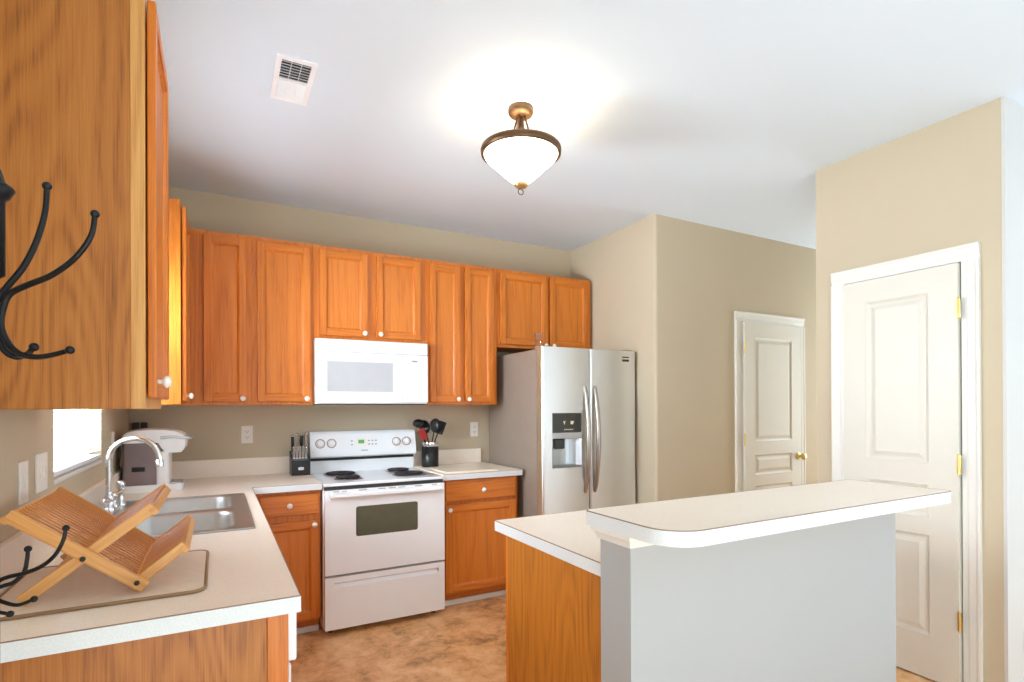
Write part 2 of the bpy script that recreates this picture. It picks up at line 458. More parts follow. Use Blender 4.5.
# ---- interior doors
def panel_door(name, w, hinge_side, knob_xz, hinges):
    """leaf in local coords: x 0..w, front towards -y, z 0..2.03"""
    root = bpy.data.objects.new(name, None); COL.objects.link(root); struct(root)
    h = 2.03; st = 0.115
    px0, px1 = st, w - st
    bands = [(0.205, 0.715), (0.79, 0.965), (1.06, 1.915)]
    xs = [0, px0, px1, w]; zs = [0.0] + [q for b in bands for q in b] + [h]
    lf = MB().cells(xs, zs, lambda i, j: not (i == 1 and j in (1, 3, 5)), -0.035, 0.0, 'y')
    for z0, z1 in bands:
        # recess with sloped sticking and a raised field
        loops = []
        for ins, dep in ((0, -0.035), (0.006, -0.036), (0.020, -0.026), (0.030, -0.026), (0.052, -0.034)):
            loops.append([(px0 + ins, dep, z0 + ins), (px1 - ins, dep, z0 + ins), (px1 - ins, dep, z1 - ins), (px0 + ins, dep, z1 - ins)])
        vs = [p for l in loops for p in l]; fc = []
        for a in range(len(loops) - 1):
            for k in range(4): fc.append((a * 4 + k, a * 4 + (k + 1) % 4, a * 4 + 4 + (k + 1) % 4, a * 4 + 4 + k))
        fc.append(tuple(range(len(vs) - 4, len(vs))))
        lf.add(vs, fc)
    lf.build('door_leaf', door_m, root)
    # casing with a stepped profile
    for part, geo in (('casing_side', (-0.078, -0.006)), ('casing_side', (w + 0.006, w + 0.078))):
        a, b = geo; ins = b if a < 0 else a; outs = a if a < 0 else b
        sg = 1 if outs > ins else -1
        prof = [(ins, 0), (ins, -0.012), (ins + sg * 0.02, -0.014), (ins + sg * 0.028, -0.018), (ins + sg * 0.055, -0.019), (ins + sg * 0.063, -0.023), (outs, -0.022), (outs, 0)]
        MB().prism(prof, 0, 2.038, 'z').build('casing_side', white_trim, root)
    prof = [(0, 2.038), (-0.012, 2.038), (-0.014, 2.058), (-0.018, 2.066), (-0.019, 2.093), (-0.023, 2.101), (-0.022, 2.112), (0, 2.112)]
    MB().prism(prof, -0.078, w + 0.078, 'x').build('casing_head', white_trim, root)
    for hz in hinges:
        hx = -0.004 if hinge_side == 'left' else w + 0.004
        hb = MB().lathe([(0.0055, -0.045), (0.0055, 0.045)], 12, (hx, -0.041, hz))
        hb.lathe([(0.001, 0.052), (0.004, 0.05), (0.004, 0.045)], 10, (hx, -0.041, hz)); hb.lathe([(0.004, -0.045), (0.004, -0.05), (0.001, -0.052)], 10, (hx, -0.041, hz))
        hb.box(hx - 0.009, hx + 0.009, -0.039, -0.0365, hz - 0.045, hz + 0.045)
        hb.build('hinge', brass, root)
    kx, kz = knob_xz
    k = MB().lathe([(0.032, 0.0), (0.032, 0.004), (0.026, 0.009), (0.012, 0.012), (0.011, 0.03), (0.02, 0.036), (0.028, 0.046), (0.029, 0.056), (0.022, 0.066), (0.0, 0.068)], 24, (kx, -0.035, kz), '-y')
    k.build('door_knob', brass, root)
    return root
d1 = panel_door('door_1', DP[1] - DP[0], 'right', (0.062, 0.90), (0.325, 1.07, 1.815))
d1.location = (PX, DP[1], 0.008); d1.rotation_euler = (0, 0, R(-90))
d2 = panel_door('door_2', DH[1] - DH[0], 'left', (DH[1] - DH[0] - 0.045, 0.925), (0.33, 1.085, 1.825))
d2.location = (DH[0], WY, 0.008)
# local -y is the face seen; the pantry leaf turns its face towards -x

# baseboards and shoe moulding
def strip(name, x0, x1, y0, y1, z0=0.0, z1=0.085, m=white_trim):
    return struct(MB().box(x0, x1, y0, y1, z0, z1, 0.004, seg=1).build(name, m))
strip('baseboard_hall', WX + 0.03, DH[0] - 0.08, WY - 0.012, WY)
strip('baseboard_nook', WX - 0.012, WX, WY + 0.03, -0.02)
strip('baseboard_pantry', PX - 0.012, PX, DP[1] + 0.08, PY0)
strip('baseboard_front', PX, XR, PY1 - 0.024, PY1 - 0.012)

# ---- kitchen window on the left wall
win = bpy.data.objects.new('window_1', None); COL.objects.link(win); struct(win)
y0, y1, z0, z1 = WIN
fr = MB().cells([y0, y0 + 0.04, y1 - 0.04, y1], [z0, z0 + 0.045, (z0 + z1) / 2 - 0.02, (z0 + z1) / 2 + 0.02, z1 - 0.04, z1], lambda i, j: not (i == 1 and j in (1, 3)), -0.085, -0.045, 'x')
fr.build('window_frame', white_trim, win)
MB().box(-0.067, -0.063, y0 + 0.03, y1 - 0.03, z0 + 0.03, z1 - 0.03).build('window_pane', pane_m, win)
MB().box(-0.115, 0.003, y0 - 0.0, y1 + 0.0, z0 - 0.003, z0 + 0.014, 0.004).build('window_sill', white_trim, win)
bl = thing('window_blind', 'white horizontal slat blind in the window above the sink', 'blind', (-0.018, (y0 + y1) / 2, z0 + 0.014))
wl = (y1 - y0) / 2 - 0.012
sl = MB()
zz = 0.045
while zz < z1 - z0 - 0.07:
    sl.obox((0, 0, zz), (math.cos(R(14)), 0, math.sin(R(14))), (0, 1, 0), (-math.sin(R(14)), 0, math.cos(R(14))), 0.021, wl, 0.0013)
    zz += 0.043
sl.build('slats', blind_m, bl)
MB().box(-0.019, 0.019, -wl, wl, 0.008, 0.024, 0.003).build('bottom_rail', blind_m, bl)
MB().box(-0.020, 0.018, -wl, wl, z1 - z0 - 0.06, z1 - z0 - 0.016, 0.003).build('head_rail', blind_m, bl)
for yy in (-wl + 0.1, 0, wl - 0.1):
    MB().box(-0.0205, -0.0195, yy - 0.012, yy + 0.012, 0.02, z1 - z0 - 0.05).build('ladder_tape', blind_m, bl)

struct(MB().box(-1.46, 1.0, 7.0, 7.3, -0.5, 4.0).build('wall_outside', plain('neighbour_siding_blue_grey', (112, 122, 138), 0.7)))
# ---- half wall of the island (pale paint) with its small cap moulding
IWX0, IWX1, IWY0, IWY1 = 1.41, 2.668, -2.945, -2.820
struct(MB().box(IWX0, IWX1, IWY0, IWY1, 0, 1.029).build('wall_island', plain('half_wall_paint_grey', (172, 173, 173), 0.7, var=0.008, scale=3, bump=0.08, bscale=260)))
tp = MB()
g = 0.0
def ring_profile(prof):
    """moulding running round the half wall"""
    vs = []; n = len(prof)
    for o, z in prof:
        vs += [(IWX0 - o, IWY0 - o, z), (IWX1 + o, IWY0 - o, z), (IWX1 + o, IWY1 + o, z), (IWX0 - o, IWY1 + o, z)]
    fc = [(a * 4 + k, a * 4 + (k + 1) % 4, a * 4 + 4 + (k + 1) % 4, a * 4 + 4 + k) for a in range(n - 1) for k in range(4)]
    tp.add(vs, fc)
ring_profile([(0.0, 0.992), (0.006, 0.994), (0.010, 1.004), (0.014, 1.012), (0.020, 1.016), (0.020, 1.029), (0.0, 1.029)])
struct(tp.build('trim_1', white_trim))

# ================================================================== CABINETS
def knob_mb(x, y, z):
    return MB().lathe([(0.007, 0.0), (0.006, 0.008), (0.010, 0.012), (0.0165, 0.018), (0.0165, 0.024), (0.011, 0.030), (0.0, 0.032)], 20, (x, y, z), '-y')

def front(parent, kind, x0, x1, z0, z1, yf, knob):
    """a raised-frame, flat-panel oak door (or a plain drawer front); its face towards -y"""
    mb = MB(); t = 0.02
    if kind == 'door':
        w = 0.045; b = 0.004
        mb.box(x0, x0 + w, yf - t, yf, z0, z1, b, 0); mb.box(x1 - w, x1, yf - t, yf, z0, z1, b, 0)
        mb.box(x0 + w - 0.001, x1 - w + 0.001, yf - t, yf, z0, z0 + w, b, 1); mb.box(x0 + w - 0.001, x1 - w + 0.001, yf - t, yf, z1 - w, z1, b, 1)
        a0, a1, c0, c1 = x0 + w, x1 - w, z0 + w, z1 - w
        loops = []
        for ins, d in ((-0.002, t - 0.004), (0.003, t - 0.007), (0.009, t - 0.012), (0.010, t - 0.013)):
            loops.append([(a0 + ins, yf - d, c0 + ins), (a1 - ins, yf - d, c0 + ins), (a1 - ins, yf - d, c1 - ins), (a0 + ins, yf - d, c1 - ins)])
        vs = [p for l in loops for p in l]
        fc = [(a * 4 + k, a * 4 + (k + 1) % 4, a * 4 + 4 + (k + 1) % 4, a * 4 + 4 + k) for a in range(len(loops) - 1) for k in range(4)]
        mb.add(vs, fc, 0)
        mb.add(vs[-4:], [(0, 1, 2, 3)], 2)
    else:
        mb.box(x0, x1, yf - t, yf, z0, z1, 0.006, 1, seg=3)
    o = mb.build(kind, [oak_v, oak_h, oak_p], parent)
    if knob:
        knob_mb(knob[0], yf - t + 0.001, knob[1]).build('knob', ceramic, o)
    return o

def cabinet(name, label, loc, rotz, w, d, h, fronts, toe=False, hollow=False, ft=0.019, frame_mat=None, group=None, side_mat=None, cat='cabinet'):
    root = thing(name, label, cat, loc, rotz, group)
    z0 = 0.1 if toe else 0.0
    if hollow:      # open-topped box, so that the sink bowls hang inside it
        c = MB().cells([0, 0.018, w - 0.018, w], [-d + ft, -d + ft + 0.012, -0.012, 0], lambda i, j: not (i == 1 and j == 1), z0 + 0.018, h, 'z', 1)
        c.box(0, w, -d + ft, 0, z0, z0 + 0.018, 0, 1)
    else:
        c = MB().box(0, w, -d + ft, 0, z0, h, 0.0015, 1, seg=1)
    c.build('carcass', [oak_v, side_mat or oak_v], root)
    MB().box(0, w, -d, -d + ft, z0, h, 0.0015, 0, seg=1).build('face_frame', frame_mat or oak_v, root)
    if toe:
        MB().box(0.0, w, -d + 0.075, -d + 0.09, 0.0, 0.1).build('toe_kick', oak_h, root)
    for kind, x0, x1, a, b, k in fronts:
        front(root, kind, x0, x1, a, b, -d - 0.0035, k)
    return root

UB, UT = 1.380, 2.424
UH = UT - UB
G_UP = 'oak upper cabinets'
G_LO = 'oak base cabinets'
# left wall uppers (local x runs along +y of the room)
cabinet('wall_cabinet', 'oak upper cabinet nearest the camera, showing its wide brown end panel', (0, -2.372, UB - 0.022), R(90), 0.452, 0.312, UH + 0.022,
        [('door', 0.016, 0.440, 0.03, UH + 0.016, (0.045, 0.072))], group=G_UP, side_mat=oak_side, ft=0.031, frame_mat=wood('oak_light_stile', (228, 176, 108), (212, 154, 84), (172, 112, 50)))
cabinet('wall_cabinet', 'oak upper cabinet on the left wall between the window and the corner', (0, -0.80, UB), R(90), 0.465, 0.312, UH,
        [('door', 0.016, 0.420, 0.02, UH - 0.028, (0.045, 0.045))], group=G_UP)
# back wall uppers
fz0, fz1 = 0.02, UH - 0.028
cabinet('wall_cabinet', 'narrow single-door oak upper cabinet in the back left corner', (0.0, 0, UB), 0, 0.662, 0.315, UH,
        [('door', 0.403, 0.636, fz0, fz1, (0.612, 0.040))], group=G_UP)
cabinet('wall_cabinet', 'wider single-door oak upper cabinet just left of the microwave', (0.662, 0, UB), 0, 0.362, 0.315, UH,
        [('door', 0.030, 0.343, fz0, fz1, (0.318, 0.040))], group=G_UP)
MZ = 1.812
cabinet('wall_cabinet', 'short two-door oak cabinet above the white microwave', (1.024, 0, MZ), 0, 0.762, 0.315, UT - MZ,
        [('door', 0.036, 0.350, 0.024, UT - MZ - 0.028, (0.326, 0.048)), ('door', 0.408, 0.722, 0.024, UT - MZ - 0.028, (0.432, 0.048))], group=G_UP)
cabinet('wall_cabinet', 'tall two-door oak upper cabinet between microwave and refrigerator', (1.786, 0, UB), 0, 0.572, 0.315, UH,
        [('door', 0.030, 0.264, fz0, fz1, (0.240, 0.040)), ('door', 0.303, 0.540, fz0, fz1, (0.327, 0.040))], group=G_UP)
cabinet('wall_cabinet', 'short two-door oak cabinet above the stainless refrigerator', (2.358, 0, MZ + 0.01), 0, 0.892, 0.315, UT - MZ - 0.01,
        [('door', 0.026, 0.450, 0.024, UT - MZ - 0.038, (0.425, 0.030)), ('door', 0.474, 0.850, 0.024, UT - MZ - 0.038, (0.500, 0.030))], group=G_UP)
# base cabinets
BH = 0.876
cabinet('base_cabinet', 'oak base cabinet with drawer between the sink counter and the range', (0.60, 0, 0), 0, 0.420, 0.60, BH,
        [('drawer', 0.086, 0.405, 0.730, 0.852, (0.243, 0.790)), ('door', 0.086, 0.405, 0.105, 0.690, (0.380, 0.668))], toe=True, group=G_LO)
cabinet('base_cabinet', 'oak base cabinet with drawer between the range and the refrigerator', (1.792, 0, 0), 0, 0.585, 0.60, BH,
        [('drawer', 0.026, 0.560, 0.726, 0.868, (0.300, 0.792)), ('door', 0.026, 0.560, 0.110, 0.700, (0.050, 0.672))], toe=True, group=G_LO)
sbc = cabinet('base_cabinet', 'oak sink base cabinet under the left counter', (0, -2.0, 0), R(90), 1.38, 0.60, BH,
        [('drawer', 0.06, 0.52, 0.730, 0.852, None), ('drawer', 0.56, 1.02, 0.730, 0.852, None), ('door', 0.06, 0.52, 0.105, 0.690, (0.495, 0.66)), ('door', 0.56, 1.02, 0.105, 0.690, (0.585, 0.66))], toe=True, group=G_LO, hollow=True)
# end panel of the left run, near the camera
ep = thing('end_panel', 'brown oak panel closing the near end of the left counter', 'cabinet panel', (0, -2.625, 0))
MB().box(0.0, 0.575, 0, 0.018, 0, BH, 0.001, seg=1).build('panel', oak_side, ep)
MB().box(0.575, 0.622, -0.004, 0.022, 0, BH, 0.002, seg=1).build('stile', oak_v, ep)
# dishwasher next to it: only its projecting control panel edge shows
dw = thing('dishwasher', 'white built-in dishwasher beside the near end panel', 'dishwasher', (0, -2.60, 0), R(90))
MB().box(0.005, 0.595, -0.60, -0.02, 0.1, 0.870, 0.003).build('tub', white_plastic, dw)
MB().box(0.004, 0.596, -0.645, -0.60, 0.735, 0.868, 0.006).build('control_panel', white_app, dw)
MB().box(0.004, 0.596, -0.632, -0.60, 0.11, 0.730, 0.006).build('door', white_app, dw)
MB().box(0.02, 0.58, -0.56, -0.545, 0.0, 0.1).build('toe_kick', black_plastic, dw)
# island base
isl = cabinet('island_cabinet', 'oak island base cabinet whose brown side panel faces the range', (2.60, -2.815, 0), R(180), 1.145, 0.648, BH,
        [('drawer', 0.04, 0.55, 0.730, 0.852, (0.295, 0.79)), ('drawer', 0.60, 1.11, 0.730, 0.852, (0.855, 0.79)), ('door', 0.04, 0.55, 0.105, 0.690, (0.52, 0.66)), ('door', 0.60, 1.11, 0.105, 0.690, (0.63, 0.66))], toe=True, group=G_LO, side_mat=wood('oak_island_side', (206, 134, 44), (186, 112, 28), (126, 68, 10), rings=16.0, fig=1.1, zs=0.8, coat=0.05, rough=0.45), cat='cabinet')
# white shoe moulding along the toe kicks
for i, (a, b) in enumerate(((0.66, 1.018), (1.794, 2.376))):
    strip('trim_%d' % (i + 2), a, b, -0.542, -0.527, 0, 0.035)

# ================================================================== COUNTERTOPS
CT = 0.914
def seam_edge(parent, pts):
    """front edge: pale speckled band with a thin dark laminate seam on top; pts run along the edge"""
    for (ax, ay), (bx, by) in zip(pts[:-1], pts[1:]):
        d = Vector((bx - ax, by - ay, 0)); L = d.length; d.normalize(); n = Vector((d.y, -d.x, 0))
        m = Vector(((ax + bx) / 2, (ay + by) / 2, 0))
        MB().obox(m + n * 0.0008 + Vector((0, 0, CT - 0.0205)), d, n, (0, 0, 1), L / 2, 0.0012, 0.0185).build('edge_band', edge_m, parent)
        MB().obox(m + n * 0.0008 + Vector((0, 0, CT - 0.0009)), d, n, (0, 0, 1), L / 2, 0.0014, 0.0011).build('edge_seam', seam_m, parent)

lc = thing('countertop', 'long L-shaped cream counter holding the sink and dish rack', 'countertop', (0, 0, 0), 0, 'cream laminate countertops')
LX, LY, CD = 0.645, -2.656, -0.647
SH = (0.052, 0.578, -1.795, -0.900)          # sink cut-out
xs = [0.0, SH[0], SH[1], LX, 1.022]; ys = [LY, SH[2], SH[3], CD, 0.0]
def keepL(i, j):
    if i == 3: return j == 3
    return not (i == 1 and j == 1)
MB().cells(xs, ys, keepL, CT - 0.038, CT, 'z').build('top', laminate_m, lc)
seam_edge(lc, [(0.0, LY), (LX, LY), (LX, CD), (1.022, CD)])
bs = MB().box(0.02, 1.022, -0.02, 0, CT, 1.028, 0.003); bs.box(0, 0.02, LY + 0.02, 0, CT, 1.028, 0.003)
bs.build('backsplash', laminate_m, lc)
rcn = thing('countertop', 'short cream counter between the range and the refrigerator', 'countertop', (0, 0, 0), 0, 'cream laminate countertops')
MB().box(1.788, 2.390, CD, 0, CT - 0.038, CT).build('top', laminate_m, rcn)
seam_edge(rcn, [(1.788, CD), (2.390, CD), (2.390, 0)])
MB().box(1.788, 2.362, -0.02, 0, CT, 1.028, 0.003).build('backsplash', laminate_m, rcn)
ic = thing('countertop', 'lower cream counter of the island, behind the raised bar', 'countertop', (0, 0, 0), 0, 'cream laminate countertops')
IX0, IX1, IY0, IY1 = 1.434, 2.64, -2.820, -2.119
MB().box(IX0, IX1, IY0, IY1, CT - 0.038, CT).build('top', laminate_m, ic)
seam_edge(ic, [(IX1, IY1), (IX0, IY1), (IX0, IY0)])
# raised bar top with a rounded near-left corner
bt = thing('bar_top', 'raised cream bar top with white edge over the island half wall', 'countertop', (0, 0, 0))
BX0, BX1, BY0, BY1, BZ = 1.386, 2.672, -3.122, -2.778, 1.068
def bar_poly(o):
    pts = []
    for cx, cy, r, a0 in ((BX1 - 0.02, BY0 + 0.02, 0.02, 270), (BX1 - 0.02, BY1 - 0.02, 0.02, 0), (BX0 + 0.02, BY1 - 0.02, 0.02, 90), (BX0 + 0.095, BY0 + 0.095, 0.095, 180)):
        for k in range(13):
            a = R(a0 + 90 * k / 12); pts.append((cx + (r + o) * math.cos(a), cy + (r + o) * math.sin(a)))
    return pts
MB().prism(bar_poly(0), BZ - 0.038, BZ, 'z').build('top', laminate_m, bt)
def ring_band(o, z0, z1):
    a = bar_poly(o); b = bar_poly(-0.001); n = len(a); mb = MB()
    vs = [(x, y, z0) for x, y in a] + [(x, y, z1) for x, y in a] + [(x, y, z0) for x, y in b] + [(x, y, z1) for x, y in b]
    fc = []
    for i in range(n):
        j = (i + 1) % n
        fc += [(i, j, n + j, n + i), (n + i, n + j, 3 * n + j, 3 * n + i), (i, 2 * n + i, 2 * n + j, j)]
    return mb.add(vs, fc, 0, False)
eb = ring_band(0.0016, BZ - 0.0385, BZ - 0.002).build('edge_band', edge_m, bt)
ring_band(0.0018, BZ - 0.002, BZ + 0.0004).build('edge_seam', seam_m, bt)

# ================================================================== SINK + FAUCET
sk = thing('kitchen_sink', 'double-bowl stainless steel sink set in the left counter', 'sink', (0, 0, CT))
sx0, sx1, sy0, sy1 = 0.038, 0.594, -1.812, -0.884
bowls = [(0.165, 0.530, -1.772, -1.372), (0.165, 0.530, -1.318, -0.922)]
xs = [sx0, bowls[0][0] - 0.01, bowls[0][1] + 0.01, sx1]
ys = [sy0, bowls[0][2] - 0.01, bowls[0][3] + 0.01, bowls[1][2] - 0.01, bowls[1][3] + 0.01, sy1]
rim = MB().cells(xs, ys, lambda i, j: not (i == 1 and j in (1, 3)), 0.0005, 0.0045, 'z')
# rolled outer lip
rim.tube([(sx0, sy0, 0.003), (sx1, sy0, 0.003), (sx1, sy1, 0.003), (sx0, sy1, 0.003)], 0.004, 8, closed=True)
rim.build('rim', sink_steel, sk)
for bx0, bx1, by0, by1 in bowls:
    loops = [([p for p in rrect(bx0 - 0.010, bx1 + 0.010, by0 - 0.010, by1 + 0.010, 0.002)], 0.0045)]
    for ins, z in ((-0.002, 0.0045), (0.004, 0.001), (0.008, -0.008), (0.016, -0.15), (0.026, -0.172), (0.05, -0.182)):
        loops.append((rrect(bx0 + ins, bx1 - ins, by0 + ins, by1 - ins, max(0.07 - ins * 0.5, 0.03)), z))
    vs = [(x, y, z) for l, z in loops for x, y in l]; n = len(loops[0][0])
    mb = MB().add(vs, [(a * n + k, a * n + (k + 1) % n, (a + 1) * n + (k + 1) % n, (a + 1) * n + k) for a in range(len(loops) - 1) for k in range(n)], 0, True)
    mb.add(vs[-n:], [tuple(range(n))], 0)
    b = mb.build('bowl', sink_steel, sk)
    MB().lathe([(0.045, 0.0), (0.043, 0.003), (0.030, 0.001), (0.0, -0.0005)], 24, ((bx0 + bx1) / 2, (by0 + by1) / 2, -0.1818)).build('drain', chrome, b)

fc = thing('kitchen_faucet', 'chrome gooseneck faucet at the back of the sink', 'faucet', (0.070, -1.200, CT + 0.0045))
MB().box(-0.024, 0.024, -0.125, 0.125, 0, 0.012, 0.005).build('deck_plate', chrome, fc)
MB().lathe([(0.024, 0.012), (0.024, 0.022), (0.018, 0.03), (0.016, 0.06), (0.019, 0.066), (0.013, 0.075), (0.0115, 0.09)], 24).build('spout_base', chrome, fc)
sp = [(0, 0, 0.07)]
hp, ra = 0.222, 0.092
dirx, diry = math.cos(R(-8)), math.sin(R(-8))
sp += [(0, 0, 0.15), (0, 0, hp)]
for k in range(1, 17):
    a = R(180 - 11.0 * k); sp.append(((ra + ra * math.cos(a)) * dirx, (ra + ra * math.cos(a)) * diry, hp + ra * math.sin(a)))
ex = sp[-1]; sp.append((ex[0] + 0.001, ex[1], ex[2] - 0.02))
s = MB().tube(sp, 0.0115, 14)
s.build('spout', chrome, fc)
MB().lathe([(0.0145, -0.018), (0.0145, 0.008), (0.012, 0.012)], 16, (sp[-1][0], sp[-1][1], sp[-1][2])).build('aerator', chrome, fc)
for sgn in (-1, 1):
    yy = 0.1 * sgn
    hb = MB().lathe([(0.022, 0.012), (0.022, 0.02), (0.015, 0.03), (0.013, 0.05), (0.018, 0.056), (0.018, 0.066), (0.008, 0.074), (0.0, 0.075)], 20, (0, yy, 0))
    hb.tube([(0, yy, 0.062), (0.02, yy + 0.03 * sgn, 0.07), (0.03, yy + 0.055 * sgn, 0.078)], [0.008, 0.007, 0.006], 10)
    hb.ball((0.03, yy + 0.055 * sgn, 0.078), 0.008)
    hb.build('handle', chrome, fc)
ss = thing('side_sprayer', 'small chrome sprayer standing behind the faucet on the sink rim', 'sprayer', (0.085, -1.000, CT + 0.0045))
MB().lathe([(0.021, 0), (0.021, 0.008), (0.014, 0.02), (0.0125, 0.045)], 20).build('holder', chrome, ss)
MB().lathe([(0.010, 0.045), (0.012, 0.07), (0.017, 0.085), (0.019, 0.10), (0.015, 0.112), (0.0, 0.115)], 20).build('spray_head', chrome, ss)

# ================================================================== RANGE
RX0, RX1, RYF = 1.027, 1.783, -0.665
rg = thing('electric_range', 'white freestanding electric range with coil burners between oak base cabinets', 'range', (RX0, 0, 0))
W = RX1 - RX0
MB().box(0, W, -0.645, -0.02, 0.035, 0.895, 0.004).build('body', white_app, rg)
for px_ in (0.05, W - 0.05):
    for py_ in (-0.60, -0.08):
        MB().lathe([(0.016, 0), (0.016, 0.006), (0.008, 0.01), (0.008, 0.036)], 14, (px_, py_, 0)).build('levelling_foot', black_plastic, rg)
ct = MB().box(-0.002, W + 0.002, -0.668, -0.02, 0.888, 0.908, 0.007, seg=3)
ct.build('cooktop', white_app, rg)
MB().box(0.004, W - 0.004, -0.667, -0.64, 0.866, 0.890).build('vent_gap', dark_slot, rg)
for bx, by, r in ((0.185, -0.235, 0.100), (0.185, -0.475, 0.078), (0.590, -0.215, 0.078), (0.590, -0.465, 0.100)):
    d = MB().lathe([(r + 0.014, 0.9075), (r + 0.013, 0.912), (r + 0.004, 0.911), (r - 0.01, 0.908), (0.0, 0.9079)], 36, (bx, by, 0)).build('drip_pan', drip_m, rg)
    pts = []
    for k in range(0, 150):
        a = k * 2 * math.pi / 32; rr = 0.020 + (r - 0.022) * k / 149
        pts.append((bx + rr * math.cos(a), by + rr * math.sin(a), 0.9185))
    c = MB().tube(pts, 0.0062, 8)
    for a in (0.3, 2.4, 4.5):
        c.obox((bx + r / 2 * math.cos(a), by + r / 2 * math.sin(a), 0.9125), (math.cos(a), math.sin(a), 0), (-math.sin(a), math.cos(a), 0), (0, 0, 1), r / 2, 0.002, 0.003)
    c.build('burner_coil', coil_m, rg)
# backguard
bgp = [(-0.075, 1.010), (-0.086, 1.015), (-0.118, 1.020), (-0.122, 1.030), (-0.098, 1.178), (-0.088, 1.194), (-0.07, 1.198), (-0.02, 1.198), (-0.02, 1.010)]
bg_o = MB().prism(bgp, 0.004, W - 0.004, 'x').build('backguard', white_app, rg)
MB().prism([(-0.02, 0.905), (-0.072, 0.905), (-0.066, 0.995), (-0.02, 0.995)], 0.008, W - 0.008, 'x').build('backguard_riser', white_app, rg)
MB().box(0.010, W - 0.010, -0.076, -0.03, 0.992, 1.0125).build('backguard_gap', dark_slot, rg)
def face_pt(x, z, out=0.0):
    t = (z - 1.030) / 0.148
    return Vector((x, -0.122 + 0.024 * t, z)) + Vector((0, -0.987, 0.16)) * out
fn = Vector((0, -0.987, 0.16)).normalized(); fu = Vector((0, 0.16, 0.987)).normalized()
for kx in (0.070, 0.146, 0.606, 0.682):
    c0 = face_pt(kx, 1.113)
    kb = MB()
    prof = [(0.033, 0.0, 1), (0.033, 0.003, 1), (0.0255, 0.0035, 0), (0.0225, 0.004, 0), (0.020, 0.020, 0), (0.017, 0.023, 0), (0.0, 0.0235, 0)]
    seg = 28; vs = []
    for r_, h_, _ in prof:
        for i in range(seg):
            a = 2 * math.pi * i / seg; vs.append(c0 + Vector((1, 0, 0)) * r_ * math.cos(a) + fu * r_ * math.sin(a) + fn * h_)
    for j in range(len(prof) - 1):
        kb.add(vs, [(j * seg + i, j * seg + (i + 1) % seg, (j + 1) * seg + (i + 1) % seg, (j + 1) * seg + i) for i in range(seg)], prof[j][2], True)
    kb.obox(c0 + fn * 0.026, (1, 0, 0), fu, fn, 0.0035, 0.018, 0.004, 0, 0.001)
    kb.build('control_knob', [white_app, plain('knob_dial_ring_%d' % int(kx * 1000), (176, 150, 136), 0.4)], rg)
MB().obox(face_pt(0.365, 1.113, 0.001), (1, 0, 0), fu, fn, 0.060, 0.028, 0.0012).build('display_bezel', white_plastic, rg)
MB().obox(face_pt(0.350, 1.119, 0.0025), (1, 0, 0), fu, fn, 0.021, 0.013, 0.001).build('clock_display', lcd_m, rg)
for i in range(4):
    for j in range(2):
        bx_ = 0.285 if i == 3 else 0.405 + 0.025 * i
        MB().obox(face_pt(bx_, 1.10 + 0.025 * j, 0.0025 if i < 1 else 0.0012), (1, 0, 0), fu, fn, 0.006, 0.004, 0.001).build('touch_button', grey_mark, rg)
MB().obox(face_pt(0.372, 1.058, 0.0012), (1, 0, 0), fu, fn, 0.024, 0.003, 0.0008).build('printed_mark', grey_mark, rg)
# oven door with window, vent slots and bar handle
od = MB()
xs = [0.003, 0.188, 0.566, W - 0.003]; zs = [0.366, 0.588, 0.758, 0.868]
od.cells(xs, zs, lambda i, j: not (i == 1 and j == 1), -0.692, -0.648, 'y')
odo = od.build('oven_door', white_app, rg)
MB().prism(rrect(0.183, 0.571, 0.583, 0.763, 0.014), -0.6935, -0.660, 'y').build('oven_window', oven_glass, odo)
hd = MB(); pts = []
hd.prism([(-0.692, 0.820), (-0.722, 0.824), (-0.730, 0.832), (-0.728, 0.846), (-0.712, 0.852), (-0.692, 0.856)], 0.030, W - 0.030, 'x')
hd.build('handle', white_app, odo)
vent_grey = plain('range_vent_grey', (176, 164, 154), 0.5)
for a, b in ((0.05, 0.085), (0.10, 0.13), (0.20, 0.25), (0.32, 0.365), (0.385, 0.43), (0.445, 0.49), (0.555, 0.60), (0.665, 0.70)):
    MB().box(a, b, -0.6932, -0.690, 0.858, 0.864).build('vent_slot', vent_grey, odo)
dr = MB().cells([0.003, 0.055, W - 0.045, W - 0.003], [0.042, 0.288, 0.320, 0.352], lambda i, j: not (i == 1 and j == 1), -0.690, -0.648, 'y')
dro = dr.build('storage_drawer', white_app, rg)
# scooped finger pull
MB().add([(0.055, -0.690, 0.320), (W - 0.045, -0.690, 0.320), (W - 0.045, -0.668, 0.306), (0.055, -0.668, 0.306), (W - 0.045, -0.690, 0.288), (0.055, -0.690, 0.288)],
         [(0, 1, 2, 3), (3, 2, 4, 5), (0, 3, 5), (1, 4, 2)]).build('finger_pull', white_app, dro)
MB().box(0.006, W - 0.006, -0.646, -0.640, 0.350, 0.368).build('drawer_gap', dark_slot, rg)

